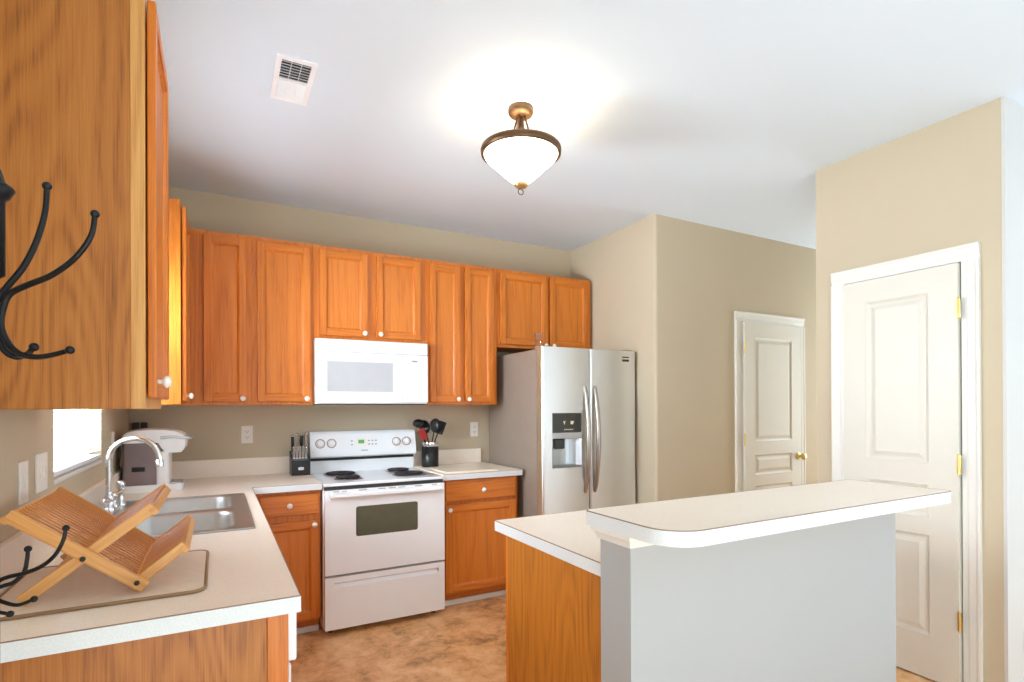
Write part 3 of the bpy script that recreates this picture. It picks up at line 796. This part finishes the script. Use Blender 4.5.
# ================================================================== MICROWAVE
mw = thing('microwave_oven', 'white over-the-range microwave hung under the short oak cabinet', 'microwave', (1.027, 0, 1.386))
MWW = 0.733 + 0.02
mh = MZ - 1.386
MB().box(0, MWW, -0.365, 0, 0.0, mh - 0.002, 0.004).build('body', white_app, mw)
MB().box(0.002, MWW - 0.002, -0.388, -0.364, 0.340, mh - 0.004, 0.005).build('vent_band', white_app, mw)
vg = MB()
for k in range(5): vg.box(0.03, MWW - 0.03, -0.3890, -0.387, 0.352 + 0.011 * k, 0.356 + 0.011 * k)
vg.build('vent_grille', light_mark, mw)
dm = MB().cells([0.002, 0.070, 0.502, 0.566], [0.010, 0.080, 0.278, 0.336], lambda i, j: not (i == 1 and j == 1), -0.392, -0.364, 'y')
dmo = dm.build('door', white_app, mw)
MB().box(0.068, 0.504, -0.3905, -0.372, 0.078, 0.280).build('window', mw_mesh, dmo)
cpn = MB().box(0.568, MWW - 0.002, -0.392, -0.364, 0.010, 0.336, 0.004).build('control_panel', white_app, mw)
kp = MB()
for i in range(3):
    for j in range(6): kp.box(0.590 + 0.042 * i, 0.620 + 0.042 * i, -0.3928, -0.391, 0.045 + 0.030 * j, 0.060 + 0.030 * j)
kp.build('keypad', light_mark, cpn)
MB().prism(rrect(0.632, 0.674, 0.288, 0.300, 0.005), -0.3932, -0.391, 'y').build('badge', grey_mark, cpn)
MB().box(0.01, MWW - 0.01, -0.36, -0.05, -0.006, 0.0).build('underside_filter', dark_gap, mw)

# ================================================================== REFRIGERATOR
FX0, FW, FH = 2.421, 0.824, 1.775
fg = thing('refrigerator', 'stainless side-by-side refrigerator with ice and water dispenser in door', 'refrigerator', (FX0, 0, 0))
MB().box(0.004, FW - 0.004, -0.795, -0.035, 0.03, FH - 0.012, 0.006).build('body', fridge_side, fg)
MB().box(0.012, FW - 0.012, -0.812, -0.79, 0.06, FH - 0.015).build('gasket', dark_gap, fg)
MB().box(0.02, FW - 0.02, -0.80, -0.70, 0.0, 0.055, 0.004).build('toe_grille', dark_gap, fg)
for wx_ in (0.07, FW - 0.07):
    MB().lathe([(0.02, -0.015), (0.02, 0.015)], 16, (wx_, -0.12, 0.02), 'x').build('roller', black_plastic, fg)
SP = 0.399
def fridge_door(x0, x1, hole=None):
    """slightly bowed stainless door with rounded long edges"""
    yb, yf = -0.812, -0.880
    nx = 14
    prof = []
    for k in range(nx + 1):
        t = k / nx; x = x0 + (x1 - x0) * t
        e = min(t, 1 - t) * (x1 - x0)
        edge = 0.012 * (1 - min(e / 0.014, 1)) ** 2
        prof.append((x, yf - 0.006 * math.sin(math.pi * t) + edge))
    return prof, yb
def door_mesh(x0, x1, hole=None):
    us = sorted(set([x0, x0 + 0.004, x0 + 0.012, x1 - 0.012, x1 - 0.004, x1] + [x0 + (x1 - x0) * k / 10 for k in range(1, 10)] + (list(hole[:2]) if hole else [])))
    vs = [0.065] + (list(hole[2:]) if hole else [0.6, 1.2]) + [FH]
    def yf(x):
        t = (x - x0) / (x1 - x0); e = min(x - x0, x1 - x)
        return -0.878 - 0.006 * math.sin(math.pi * t) + 0.010 * (1 - min(e / 0.012, 1)) ** 2
    mb = MB(); yb = -0.812
    nu, nv = len(us) - 1, len(vs) - 1
    inh = lambda i, j: hole and hole[0] - 1e-6 <= us[i] and us[i + 1] <= hole[1] + 1e-6 and j == 1
    for i in range(nu):
        for j in range(nv):
            if inh(i, j): continue
            a, b, c, d = us[i], us[i + 1], vs[j], vs[j + 1]
            mb.add([(a, yf(a), c), (b, yf(b), c), (b, yf(b), d), (a, yf(a), d)], [(0, 1, 2, 3)], 0, True)
    for i in range(nu):
        a, b = us[i], us[i + 1]
        for z in (vs[0], vs[-1]): mb.add([(a, yf(a), z), (b, yf(b), z), (b, yb, z), (a, yb, z)], [(0, 1, 2, 3)], 1)
    for x in (x0, x1): mb.add([(x, yf(x), vs[0]), (x, yb, vs[0]), (x, yb, vs[-1]), (x, yf(x), vs[-1])], [(0, 1, 2, 3)], 1)
    mb.add([(x0, yb, vs[0]), (x1, yb, vs[0]), (x1, yb, vs[-1]), (x0, yb, vs[-1])], [(0, 1, 2, 3)], 1)
    return mb, yf
DX0, DX1, DZ0, DZ1, DZP = 0.076, 0.320, 0.938, 1.318, 1.182
mbl, yfl = door_mesh(0.0, SP - 0.003, (DX0, DX1, DZ0, DZ1))
dl = mbl.build('freezer_door', [steel, fridge_gasket], fg)
mbr, yfr = door_mesh(SP + 0.003, FW)
drr = mbr.build('fresh_food_door', [steel, fridge_gasket], fg)
# dispenser
disp = MB()
ymid = -0.884
disp.box(DX0, DX1, ymid, -0.84, DZP, DZ1, 0.002).build('dispenser_panel', plain('dispenser_black_panel', (44, 44, 42), 0.15, coat=0.5), dl)
ic_ = MB()
ic_.prism([(DX0 + 0.088, 1.262), (DX0 + 0.108, 1.262), (DX0 + 0.098, 1.236)], ymid - 0.0008, ymid, 'y')
ic_.prism([(DX0 + 0.150, 1.262), (DX0 + 0.178, 1.262), (DX0 + 0.178, 1.252), (DX0 + 0.168, 1.238), (DX0 + 0.150, 1.240)], ymid - 0.0008, ymid, 'y')
for k in range(5): ic_.box(DX0 + 0.098 + 0.016 * k, DX0 + 0.108 + 0.016 * k, ymid - 0.0008, ymid, 1.200, 1.206)
ic_.build('dispenser_icons', lit_icon, dl)
MB().box(DX0 - 0.002, DX1 + 0.002, ymid - 0.003, -0.84, DZP - 0.042, DZP, 0.004).build('dispenser_lip', silver_plastic, dl)
rec = MB(); yr = -0.826; zt = DZP - 0.04
nseg = 10; prof = []
for k in range(nseg + 1):
    t = k / nseg; prof.append((DX0 + (DX1 - DX0) * t, -0.884 + 0.058 * min(1, math.sin(math.pi * t) ** 0.45) if 0 < t < 1 else -0.884))
for (xa, ya), (xb, yb_) in zip(prof[:-1], prof[1:]):
    rec.add([(xa, ya, DZ0), (xb, yb_, DZ0), (xb, yb_, zt), (xa, ya, zt)], [(0, 1, 2, 3)], 0, True)
rec.add([(x, y, DZ0) for x, y in prof], [tuple(range(len(prof)))])
rec.add([(x, y, zt) for x, y in prof], [tuple(range(len(prof)))])
rec.build('dispenser_recess', recess_m, dl)
MB().box(DX0 + 0.03, DX0 + 0.115, -0.868, -0.836, zt - 0.075, zt - 0.004, 0.008).build('dispenser_nozzle', steel_dark, dl)
MB().box(DX0 + 0.002, DX1 - 0.002, -0.888, -0.836, DZ0, DZ0 + 0.014, 0.003).build('drip_tray', plain('drip_tray_grey', (120, 118, 116), 0.4, metal=0.4), dl)
# bowed bar handles
for door, hx in ((dl, SP - 0.046), (drr, SP + 0.040)):
    pts = []; rad = []
    for k in range(25):
        t = k / 24; z = 0.760 + (1.498 - 0.760) * t
        pts.append((hx, -0.880 - 0.044 * math.sin(math.pi * t) ** 0.7, z)); rad.append(0.0135 + 0.0045 * math.sin(math.pi * t))
    h = MB().tube(pts, rad, 12); h.ball(pts[0], 0.0135); h.ball(pts[-1], 0.0135)
    h.build('handle', handle_steel, door)
bd = MB().box(0.690, 0.756, yfr(0.72) - 0.0015, yfr(0.72) + 0.004, 1.695, 1.712, 0.001); bd.box(0.690, 0.756, yfr(0.72) - 0.0015, yfr(0.72) + 0.004, 1.722, 1.732, 0.001)
bd.build('badge', steel_dark, drr)
for hx in (0.05, FW - 0.05):
    MB().box(hx - 0.04, hx + 0.04, -0.85, -0.76, FH - 0.012, FH + 0.010, 0.006).build('hinge_cover', fridge_side, fg)
# drinking glass on top
dg = thing('drinking_glass', 'clear tall glass standing on top of the refrigerator', 'glass', (FX0 + 0.068, -0.72, FH - 0.012))
MB().lathe([(0.0, 0.0), (0.026, 0.0), (0.028, 0.004), (0.031, 0.128), (0.0295, 0.129), (0.0265, 0.012), (0.0, 0.010)], 28).build('tumbler', clear_glass, dg)

# ================================================================== CEILING LIGHT + VENT
LXc, LYc = 1.726, -1.822
cl = thing('ceiling_light', 'lit bronze semi-flush ceiling light with frosted white bowl', 'ceiling light', (LXc, LYc, H))
MB().lathe([(0.058, 0.0), (0.060, -0.006), (0.060, -0.022), (0.054, -0.032), (0.040, -0.038), (0.018, -0.040), (0.0, -0.040)], 36).build('canopy', bronze, cl)
MB().lathe([(0.011, -0.038), (0.011, -0.085), (0.017, -0.090), (0.017, -0.102), (0.009, -0.110), (0.009, -0.318), (0.0, -0.318)], 20).build('stem', bronze, cl)
RZ = -0.192
for k in range(4):
    a = R(35 + 90 * k)
    q = lambda r_, z_: (r_ * math.cos(a), r_ * math.sin(a), z_)
    MB().tube(smooth_path([q(0.018, -0.034), q(0.030, -0.075), q(0.052, -0.130), q(0.110, -0.176), q(0.176, RZ - 0.004)], 6), 0.0050, 8).build('rod', bronze, cl)
MB().lathe([(0.172, RZ), (0.186, RZ + 0.003), (0.189, RZ - 0.006), (0.187, RZ - 0.024), (0.180, RZ - 0.030), (0.172, RZ - 0.026), (0.172, RZ)], 56, cap=False).build('rim', bronze, cl)
bpts = smooth_path([(0.174, 0, 0.0), (0.165, 0, -0.022), (0.124, 0, -0.060), (0.083, 0, -0.100), (0.050, 0, -0.128), (0.018, 0, -0.145)], 4)
bp_ = [(p.x, RZ - 0.018 + p.z) for p in bpts]
MB().lathe(bp_ + [(0.0, bp_[-1][1] - 0.001)], 56, cap=False).build('bowl', bowl_m, cl)
zb = bp_[-1][1]
MB().lathe([(0.0, zb + 0.004), (0.031, zb + 0.002), (0.033, zb - 0.006), (0.026, zb - 0.014), (0.010, zb - 0.019), (0.0, zb - 0.020)], 28).build('finial', plain('finial_antique_gold', (190, 150, 96), 0.35, metal=0.6), cl)
rp_ = [(0.0135 * math.cos(2 * math.pi * k / 20), 0.004, zb - 0.034 + 0.0135 * math.sin(2 * math.pi * k / 20)) for k in range(20)]
MB().tube(rp_, 0.0022, 6, closed=True).build('pull_ring', bronze, cl)
lt = bpy.data.lights.new('ceiling_bulb', 'POINT'); lt.energy = 1.5; lt.color = (1.0, 0.84, 0.56); lt.shadow_soft_size = 0.025
lo = bpy.data.objects.new('ceiling_bulb', lt); COL.objects.link(lo); lo.location = (LXc + 0.03, LYc, H - 0.262)

vt = thing('ceiling_vent', 'white rectangular air register in the ceiling, half its louvres dark', 'vent', (0.7607, -1.553, H))
vw, vl = 0.076, 0.170
fr = MB().cells([-vw, -vw + 0.020, vw - 0.020, vw], [-vl, -vl + 0.026, -0.006, 0.006, vl - 0.026, vl], lambda i, j: not (i == 1 and j in (1, 3)), -0.006, 0.0, 'z')
fr.build('frame', vent_m, vt)
for sgn in (-1, 1):
    lv = MB(); 
    ya, yb2 = (-vl + 0.026, -0.006) if sgn < 0 else (0.006, vl - 0.026)
    for k in range(7):
        y = ya + (k + 0.5) * (yb2 - ya) / 7
        a = R(42) * -sgn
        lv.obox((0, y, -0.004), (1, 0, 0), (0, math.cos(a), math.sin(a)), (0, -math.sin(a), math.cos(a)), vw - 0.020, 0.009, 0.0006)
    for xx in (-0.019, 0.019): lv.box(xx - 0.001, xx + 0.001, ya, yb2, -0.008, -0.001)
    lv.build('louvres', vent_m, vt)
MB().box(-vw + 0.018, vw - 0.018, -vl + 0.022, vl - 0.022, -0.0012, -0.0004).build('duct_opening', dark_slot, vt)

# ================================================================== WALL PLATES
def plate(name, label, loc, rotz, kind, gangs=1, cat='outlet', group='white wall plates'):
    t = thing(name, label, cat, loc, rotz, group)
    w = 0.035 + 0.023 * (gangs - 1)
    MB().box(-w, w, -0.006, 0, -0.058, 0.058, 0.0025).build('plate', ivory_plate, t)
    for g_ in range(gangs):
        gx = (g_ - (gangs - 1) / 2) * 0.046
        if kind == 'outlet':
            for zz_ in (-0.020, 0.020):
                rc_ = MB().prism(rrect(gx - 0.016, gx + 0.016, zz_ - 0.014, zz_ + 0.014, 0.007), -0.0078, -0.0055, 'y').build('receptacle', ivory_plate, t)
                sm = MB()
                for sx in (-0.0065, 0.0065): sm.box(gx + sx - 0.0012, gx + sx + 0.0012, -0.0081, -0.0076, zz_ - 0.002, zz_ + 0.007)
                sm.prism([(gx + 0.0028 * math.cos(a_), zz_ - 0.008 + 0.0028 * math.sin(a_)) for a_ in [R(45 * q) for q in range(8)]], -0.0081, -0.0076, 'y')
                sm.build('slots', dark_slot, rc_)
        else:
            MB().prism([(-0.0058, -0.016), (-0.0095, -0.014), (-0.0075, 0.014), (-0.0058, 0.016)], gx - 0.013, gx + 0.013, 'x').build('rocker', ivory_plate, t)
    return t
plate('wall_outlet', 'white outlet on the back wall left of the range', (0.649, 0, 1.185), 0, 'outlet')
plate('wall_outlet', 'white outlet on the back wall beside the refrigerator', (2.309, 0, 1.182), 0, 'outlet')
plate('wall_switch', 'narrow white switch plate nearest the camera on the left wall', (0, -2.075, 1.158), R(90), 'switch', cat='switch')
plate('wall_switch', 'wide double white switch plate between dish rack and window', (0, -1.900, 1.168), R(90), 'switch', 2, cat='switch')
plate('wall_outlet', 'white outlet on the left wall behind the faucet, past the window', (0, -0.600, 1.185), R(90), 'outlet')
plate('wall_outlet', 'white outlet low on the bright wall at the right edge', (3.800, PY1 - 0.012, 0.255), 0, 'outlet')
# plugs by the coffee maker
pg = thing('power_plug', 'black plug in the outlet on the left wall behind the coffee maker', 'plug', (0.0085, -0.600, 1.165), R(90))
MB().box(-0.014, 0.014, -0.030, 0.0, -0.013, 0.013, 0.004).build('plug_body', black_plastic, pg)
MB().tube(smooth_path([(0, -0.026, 0), (0.012, -0.024, -0.04), (0.03, -0.016, -0.09), (0.05, -0.016, -0.12)], 6), 0.0035, 8).build('cord', black_plastic, pg)
for i, (px_, lab) in enumerate(((0.036, 'left of two small black plug-in adapters above the coffee maker'), (0.080, 'right of two small black plug-in adapters above the coffee maker'))):
    a = thing('plug_adapter', lab, 'adapter', (px_, 0, 1.25), 0, 'adapters above the coffee maker')
    MB().box(-0.017, 0.017, -0.032, 0, -0.026, 0.026, 0.005).build('housing', black_plastic, a)

# ================================================================== COFFEE MAKER
cm = thing('coffee_maker', 'white single-cup coffee maker with smoky water tank in the corner', 'coffee maker', (0.030, -0.44, CT))
MB().prism(rrect(0.0, 0.278, -0.115, 0.115, 0.03), 0.0, 0.036, 'z').build('base', white_plastic, cm)
MB().prism(rrect(0.190, 0.272, -0.075, 0.075, 0.025), 0.0355, 0.041, 'z').build('drip_tray', silver_plastic, cm)
MB().prism(rrect(0.150, 0.215, -0.108, 0.108, 0.022), 0.036, 0.215, 'z').build('column', white_plastic, cm)
MB().prism(rrect(0.004, 0.158, -0.112, 0.108, 0.02), 0.037, 0.262, 'z').build('water_tank', reservoir, cm)
MB().box(0.045, 0.105, -0.1155, -0.111, 0.110, 0.135, 0.003).build('tank_window', black_plastic, cm)
hd_ = []
for x, z in ((0.002, 0.262), (0.002, 0.296), (0.016, 0.316), (0.05, 0.329), (0.12, 0.335), (0.19, 0.333), (0.25, 0.322), (0.284, 0.304), (0.294, 0.275), (0.291, 0.232), (0.272, 0.206), (0.215, 0.205), (0.190, 0.215), (0.165, 0.262)): hd_.append((x, z))
hm_ = MB()
secs = [(-0.114, 0.96, 0.0), (-0.106, 0.99, 0.0), (-0.07, 1.0, 0.004), (0.07, 1.0, 0.004), (0.106, 0.99, 0.0), (0.114, 0.96, 0.0)]
cx_, cz_ = 0.15, 0.265; n = len(hd_); vs = []
for yy, sc_, up in secs:
    for x, z in hd_: vs.append((cx_ + (x - cx_) * sc_, yy, cz_ + (z - cz_) * sc_ + up))
hm_.add(vs, [(a * n + k, a * n + (k + 1) % n, (a + 1) * n + (k + 1) % n, (a + 1) * n + k) for a in range(len(secs) - 1) for k in range(n)], 0, True)
hm_.add(vs[:n], [tuple(range(n))]); hm_.add(vs[-n:], [tuple(range(n))])
hm_.build('brew_head', white_plastic, cm)
MB().tube(smooth_path([(0.175, -0.116, 0.288), (0.23, -0.119, 0.292), (0.300, -0.11, 0.284), (0.312, -0.06, 0.284), (0.312, 0.06, 0.284), (0.300, 0.11, 0.284), (0.23, 0.119, 0.292), (0.175, 0.116, 0.288)], 5), 0.0075, 10).build('lift_handle', plain('pale_grey_handle', (214, 216, 222), 0.25, metal=0.3), cm)

# ================================================================== KNIFE BLOCK
kbx, kby = 0.962, -0.145
kb = thing('knife_block', 'small black knife block full of steel knives left of the range', 'knife block', (kbx, kby, CT))
MB().prism([(-0.055, 0.0), (0.075, 0.0), (0.075, 0.155), (0.010, 0.118), (-0.055, 0.100)], -0.058, 0.058, 'x').build('block', black_plastic, kb)
MB().prism(rrect(-0.018, 0.018, 0.035, 0.055, 0.008), -0.0562, -0.054, 'y').build('badge', light_mark, kb)
tilt = Vector((0, -0.22, 0.975)).normalized()
def knife(x, y, z, ln, r, lab, m, i):
    k = thing('kitchen_knife', lab, 'knife', (kbx + x, kby + y, CT + z), 0, 'steel-handled knives in the black knife block')
    tv = Vector((0.04 * x / 0.05, -0.20, 0.98)).normalized(); sv_ = Vector((1, 0, 0)); fv = tv.cross(sv_).normalized()
    mb = MB().obox(tv * (ln / 2), sv_, fv, tv, r * 0.75, r * 1.25, ln / 2, 0, r * 0.3)
    mb.build('handle', m, k)
    MB().obox(tv * 0.008, sv_, fv, tv, r * 0.85, r * 1.4, 0.006, 0, 0.001).build('bolster', chrome, k)
    MB().ball(tv * ln, r * 1.05, 0, (0.8, 1.1, 0.8)).build('end_cap', chrome, k)
ord_ = ['leftmost', 'second from left', 'third from left', 'fourth from left', 'rightmost']
for i in range(4):
    knife(-0.040 + 0.026 * i, 0.044, 0.137, [0.125, 0.135, 0.13, 0.14][i], 0.0115, '%s of the four tall knives in the back row of the block' % (ord_[i] if i < 3 else 'rightmost'), black_plastic if i % 2 == 0 else handle_steel, i)
for i in range(5):
    knife(-0.040 + 0.0185 * i, -0.022, 0.106, 0.085, 0.0088, '%s of the five short steak knives in the block front row' % ord_[i], handle_steel, i)

# ================================================================== UTENSIL CROCK
ccx, ccy = 1.888, -0.125
cr = thing('utensil_crock', 'black cylinder crock with steel rim right of the range', 'utensil holder', (ccx, ccy, CT))
MB().lathe([(0.0, 0.0), (0.061, 0.0), (0.063, 0.004), (0.063, 0.156), (0.057, 0.156), (0.057, 0.008), (0.0, 0.008)], 40).build('body', black_plastic, cr)
MB().lathe([(0.0635, 0.156), (0.0650, 0.158), (0.0650, 0.184), (0.0635, 0.188), (0.058, 0.188), (0.058, 0.156)], 40, cap=False).build('rim', chrome, cr)
def utensil(label, name, cat, base, tip, head, m, hm_=None):
    u = thing(name, label, cat, (ccx, ccy, CT), 0, 'utensils in the black crock')
    b, t = Vector(base), Vector(tip); d = (t - b).normalized()
    MB().tube([b, b + (t - b) * 0.5, t], [0.006, 0.0055, 0.005], 10).build('handle', m, u)
    sx = Vector((0.88, -0.48, 0)); sx = (sx - d * sx.dot(d)).normalized(); fy = d.cross(sx)
    h = MB()
    if head == 'spoon' or head == 'slotted':
        seg, rings = 24, 6; vs = []
        for side in (0.0, -0.003):
            for q in range(1, rings + 1):
                rr = q / rings
                for k in range(seg):
                    a = 2 * math.pi * k / seg
                    vs.append(t + d * 0.038 + sx * 0.040 * rr * math.cos(a) + d * 0.052 * rr * math.sin(a) + fy * (0.014 * (1 - rr * rr) + side))
        n_ = rings * seg
        for s_ in range(2):
            h.add(vs[s_ * n_:(s_ + 1) * n_], [(q * seg + k, q * seg + (k + 1) % seg, (q + 1) * seg + (k + 1) % seg, (q + 1) * seg + k) for q in range(rings - 1) for k in range(seg)] + [tuple(range(seg))], 0, True)
        h.add(vs, [(n_ - seg + k, n_ - seg + (k + 1) % seg, 2 * n_ - seg + (k + 1) % seg, 2 * n_ - seg + k) for k in range(seg)])
        if head == 'slotted':
            for q in (-0.012, 0.0, 0.012): h.obox(t + d * 0.038 + sx * q + fy * 0.0145, sx, d, fy, 0.002, 0.018, 0.0008, 1)
    elif head == 'turner':
        h.obox(t + d * 0.035, sx, d, fy, 0.038, 0.050, 0.0022, 0, 0.001)
        for q in (-0.014, 0.0, 0.014): h.obox(t + d * 0.038 + fy * 0.0016, sx, d, fy, 0.003, 0.026, 0.0012, 1)
    elif head == 'ladle':
        h.ball(t + d * 0.03, 0.042, 0, (1, 1, 0.8))
    elif head == 'spatula':
        h.obox(t + d * 0.03, sx, d, fy, 0.026, 0.042, 0.004, 0, 0.003)
    h.build('head', [hm_ or m, light_mark], u)
utensil('black ladle leaning left in the crock', 'ladle', 'utensil', (0.02, 0.01, 0.02), (-0.085, -0.01, 0.300), 'ladle', black_plastic)
utensil('black slotted spoon leaning left in the crock, beside the ladle', 'serving_spoon', 'utensil', (0.03, 0.0, 0.02), (-0.040, -0.015, 0.265), 'slotted', black_plastic)
utensil('red-handled spatula leaning left in the crock', 'spatula', 'utensil', (0.035, -0.02, 0.02), (-0.058, -0.034, 0.222), 'spatula', red_silicone)
utensil('grey steel turner standing in the middle of the crock', 'turner', 'utensil', (0.0, 0.02, 0.02), (-0.010, 0.03, 0.270), 'turner', handle_steel)
utensil('black spoon standing on the right of the crock', 'serving_spoon', 'utensil', (-0.02, -0.01, 0.02), (0.028, -0.015, 0.275), 'spoon', black_plastic)
utensil('black turner leaning right in the crock, behind the black spoon', 'turner', 'utensil', (-0.03, 0.0, 0.02), (0.068, 0.005, 0.262), 'turner', black_plastic)
# cutting board on the right counter
cb = MB().prism(rrect(1.835, 2.225, -0.60, -0.235, 0.02), CT, CT + 0.009, 'z').build('cutting_board', board_m)
tag(cb, 'thin pale cutting board lying on the counter right of the range', 'cutting board')

# ================================================================== DRYING MAT + DISH RACK
dmt = thing('drying_mat', 'beige drying mat with brown binding under the dish rack', 'mat', (0, 0, CT))
MB().prism(rrect(0.026, 0.446, -2.520, -2.095, 0.03), 0.0002, 0.007, 'z').build('pad', mat_cloth, dmt)
MB().tube([(x, y, 0.0045) for x, y in rrect(0.026, 0.446, -2.520, -2.095, 0.03)], 0.0045, 8, closed=True).build('binding', mat_edge, dmt)

RB = CT + 0.0075
rk = thing('dish_rack', 'folding bamboo dish rack, X-shaped, standing on the drying mat', 'dish rack', (0, 0, RB))
YN, YF = -2.478, -2.062
def board_leg(a, b, y, w, th, m=bamboo, holes=()):
    """flat bamboo board in the x-z plane between a and b"""
    a, b = Vector((a[0], y, a[1])), Vector((b[0], y, b[1])); d = (b - a).normalized(); nn = Vector((0, 1, 0)).cross(d)
    mb = MB(); L_ = (b - a).length
    o = mb.obox(Vector((0, 0, 0)), (1, 0, 0), (0, 1, 0), (0, 0, 1), L_ / 2, th / 2, w / 2, 0, 0.0025).build('leg', m, rk)
    o.location = (a + b) / 2; o.rotation_euler = (0, -math.atan2(d.z, d.x), 0)
    return o
def panel_slats(a, b, y0, y1, n, name, w=0.0042, th=0.0035):
    a3, b3 = Vector((a[0], 0, a[1])), Vector((b[0], 0, b[1])); L_ = (b3 - a3).length
    mb = MB()
    for k in range(n):
        yy = y0 + (y1 - y0) * (k + 0.5) / n
        mb.obox((0, yy, 0), (1, 0, 0), (0, 1, 0), (0, 0, 1), L_ / 2, w, th / 2, 0, 0.001)
    o = mb.build(name, bamboo_slat, rk)
    d = (b3 - a3).normalized(); o.location = (a3 + b3) / 2 + Vector((-d.z, 0, d.x)) * 0.007; o.rotation_euler = (0, -math.atan2(d.z, d.x), 0)
def cross_rail(p, y0, y1, w, th, ang, name='rail', m=bamboo):
    mb = MB().obox((0, 0, 0), (1, 0, 0), (0, 1, 0), (0, 0, 1), w / 2, (y1 - y0) / 2, th / 2, 0, 0.002)
    o = mb.build(name, m, rk); o.location = (p[0], (y0 + y1) / 2, p[1]); o.rotation_euler = (0, -ang, 0)
zr = lambda z: z - RB
A0, A1 = (0.072, zr(1.130)), (0.322, zr(0.934))          # \ panel
B0, B1 = (0.090, zr(0.9335)), (0.338, zr(1.122))           # / panel
C0_, C1_ = (0.290, zr(0.934)), (0.402, zr(1.022))         # lower / tier
angA = math.atan2(A1[1] - A0[1], A1[0] - A0[0]); angB = math.atan2(B1[1] - B0[1], B1[0] - B0[0]); angC = math.atan2(C1_[1] - C0_[1], C1_[0] - C0_[0])
for yy in (YN, YF): board_leg(A0, A1, yy, 0.028, 0.012)
for yy in (YN + 0.016, YF - 0.016): board_leg(B0, B1, yy, 0.026, 0.012)
for yy in (YN + 0.016, YF - 0.016): board_leg(C0_, C1_, yy, 0.024, 0.012)
lp = lambda a, b, t: (a[0] + (b[0] - a[0]) * t, a[1] + (b[1] - a[1]) * t)
panel_slats(lp(A0, A1, 0.02), lp(A0, A1, 0.90), YN + 0.012, YF - 0.012, 17, 'slats')
panel_slats(lp(B0, B1, 0.50), lp(B0, B1, 0.985), YN + 0.030, YF - 0.030, 16, 'slats')
panel_slats(lp(C0_, C1_, 0.10), lp(C0_, C1_, 0.98), YN + 0.030, YF - 0.030, 16, 'slats')
cross_rail((A0[0] - 0.004, A0[1] - 0.012), YN - 0.004, YF + 0.004, 0.016, 0.014, angA)
cross_rail(lp(A0, A1, 0.90), YN, YF, 0.016, 0.010, angA)
cross_rail((B1[0], B1[1] - 0.010), YN + 0.008, YF - 0.008, 0.014, 0.018, angB)
cross_rail(lp(B0, B1, 0.5), YN + 0.022, YF - 0.022, 0.012, 0.010, angB)
cross_rail((C1_[0], C1_[1] - 0.010), YN + 0.008, YF - 0.008, 0.014, 0.018, angC)
cross_rail(lp(C0_, C1_, 0.12), YN + 0.022, YF - 0.022, 0.012, 0.010, angC)
cross_rail(lp(B0, B1, 0.12), YN + 0.016, YF - 0.016, 0.014, 0.010, angB)
for p in ((0.2035, zr(1.018)), (0.305, zr(0.948))):
    MB().lathe([(0.0, -0.009), (0.006, -0.008), (0.006, 0.03), (0.0, 0.031)], 12, (p[0], YN, p[1]), 'y').build('pivot_pin', dark_slot, rk)

# ================================================================== COAT STAND
PXc, PYc = 0.1775, -2.95
cs = thing('coat_stand', 'black wrought-iron coat stand with curled double hooks at the left edge', 'coat stand', (PXc, PYc, 0))
MB().tube([(0, 0, 0.06), (0, 0, 1.5), (0, 0, 1.60)], 0.0075, 16).build('pole', black_iron, cs)
MB().lathe([(0.0075, 1.555), (0.0145, 1.56), (0.0145, 1.672), (0.020, 1.678), (0.026, 1.690), (0.024, 1.694), (0.015, 1.700), (0.011, 1.716), (0.008, 1.724), (0.0, 1.728)], 24).build('finial', black_iron, cs)
def ray(U, V):
    return _f + _r * ((U - 512.0) / FPX) + _u * ((V0 - V) / FPX)
def on_plane(U, V, az):
    """point of the vertical plane through the pole (azimuth az) seen at that place: used to size the hooks"""
    d = Vector((math.cos(az), math.sin(az), 0)); n_ = Vector((-d.y, d.x, 0)); k = ray(U, V)
    t = (Vector((PXc, PYc, 0)) - CAM).dot(n_) / k.dot(n_); p = CAM + k * t
    return p - Vector((PXc, PYc, 0))
AZR = math.atan2(_r.y, _r.x)
def hook(px_pts, az, r0=0.0075, r1=0.0055, ball=0.011):
    P_ = smooth_path([on_plane(u_, v_, az) for u_, v_ in px_pts], 8); n_ = len(P_)
    rad = [r1 + (r0 - r1) * math.sin(math.pi * k / (n_ - 1)) for k in range(n_)]
    h = MB().tube(P_, rad, 12); h.ball(P_[0], ball); h.ball(P_[-1], ball)
    h.build('hook', black_iron, cs)
hook([(95, 214), (91, 236), (75, 258), (52, 275), (28, 285), (10, 294), (3, 308), (1, 326), (8, 343), (20, 354), (38, 357), (56, 354), (70, 350)], AZR, ball=0.0062, r0=0.0046, r1=0.0036)
hook([(47, 186), (45, 212), (37, 240), (24, 266), (8, 286), (-2, 300), (-6, 318), (-2, 338), (6, 352), (17, 357), (27, 354), (34, 347)], AZR + R(28), ball=0.0066, r0=0.0048, r1=0.0038)
hook([(66, 528), (63, 541), (55, 555), (42, 566), (25, 573), (8, 577), (-2, 582), (-7, 592), (-4, 598), (3, 602), (18, 605), (34, 599)], AZR, ball=0.0048, r0=0.0031, r1=0.0026)
hook([(28, 549), (27, 560), (24, 572), (14, 582), (3, 586), (-6, 590), (-9, 602), (-4, 611), (10, 614)], AZR + R(20), ball=0.0050, r0=0.0031, r1=0.0026)
for az in (R(40), R(270), R(140)):
    pts = [(0, 0, 0.16), (0.05 * math.cos(az), 0.05 * math.sin(az), 0.13), (0.12 * math.cos(az), 0.12 * math.sin(az), 0.04), (0.165 * math.cos(az), 0.165 * math.sin(az), 0.009)]
    MB().tube(smooth_path(pts, 8), 0.009, 10).build('foot', black_iron, cs)
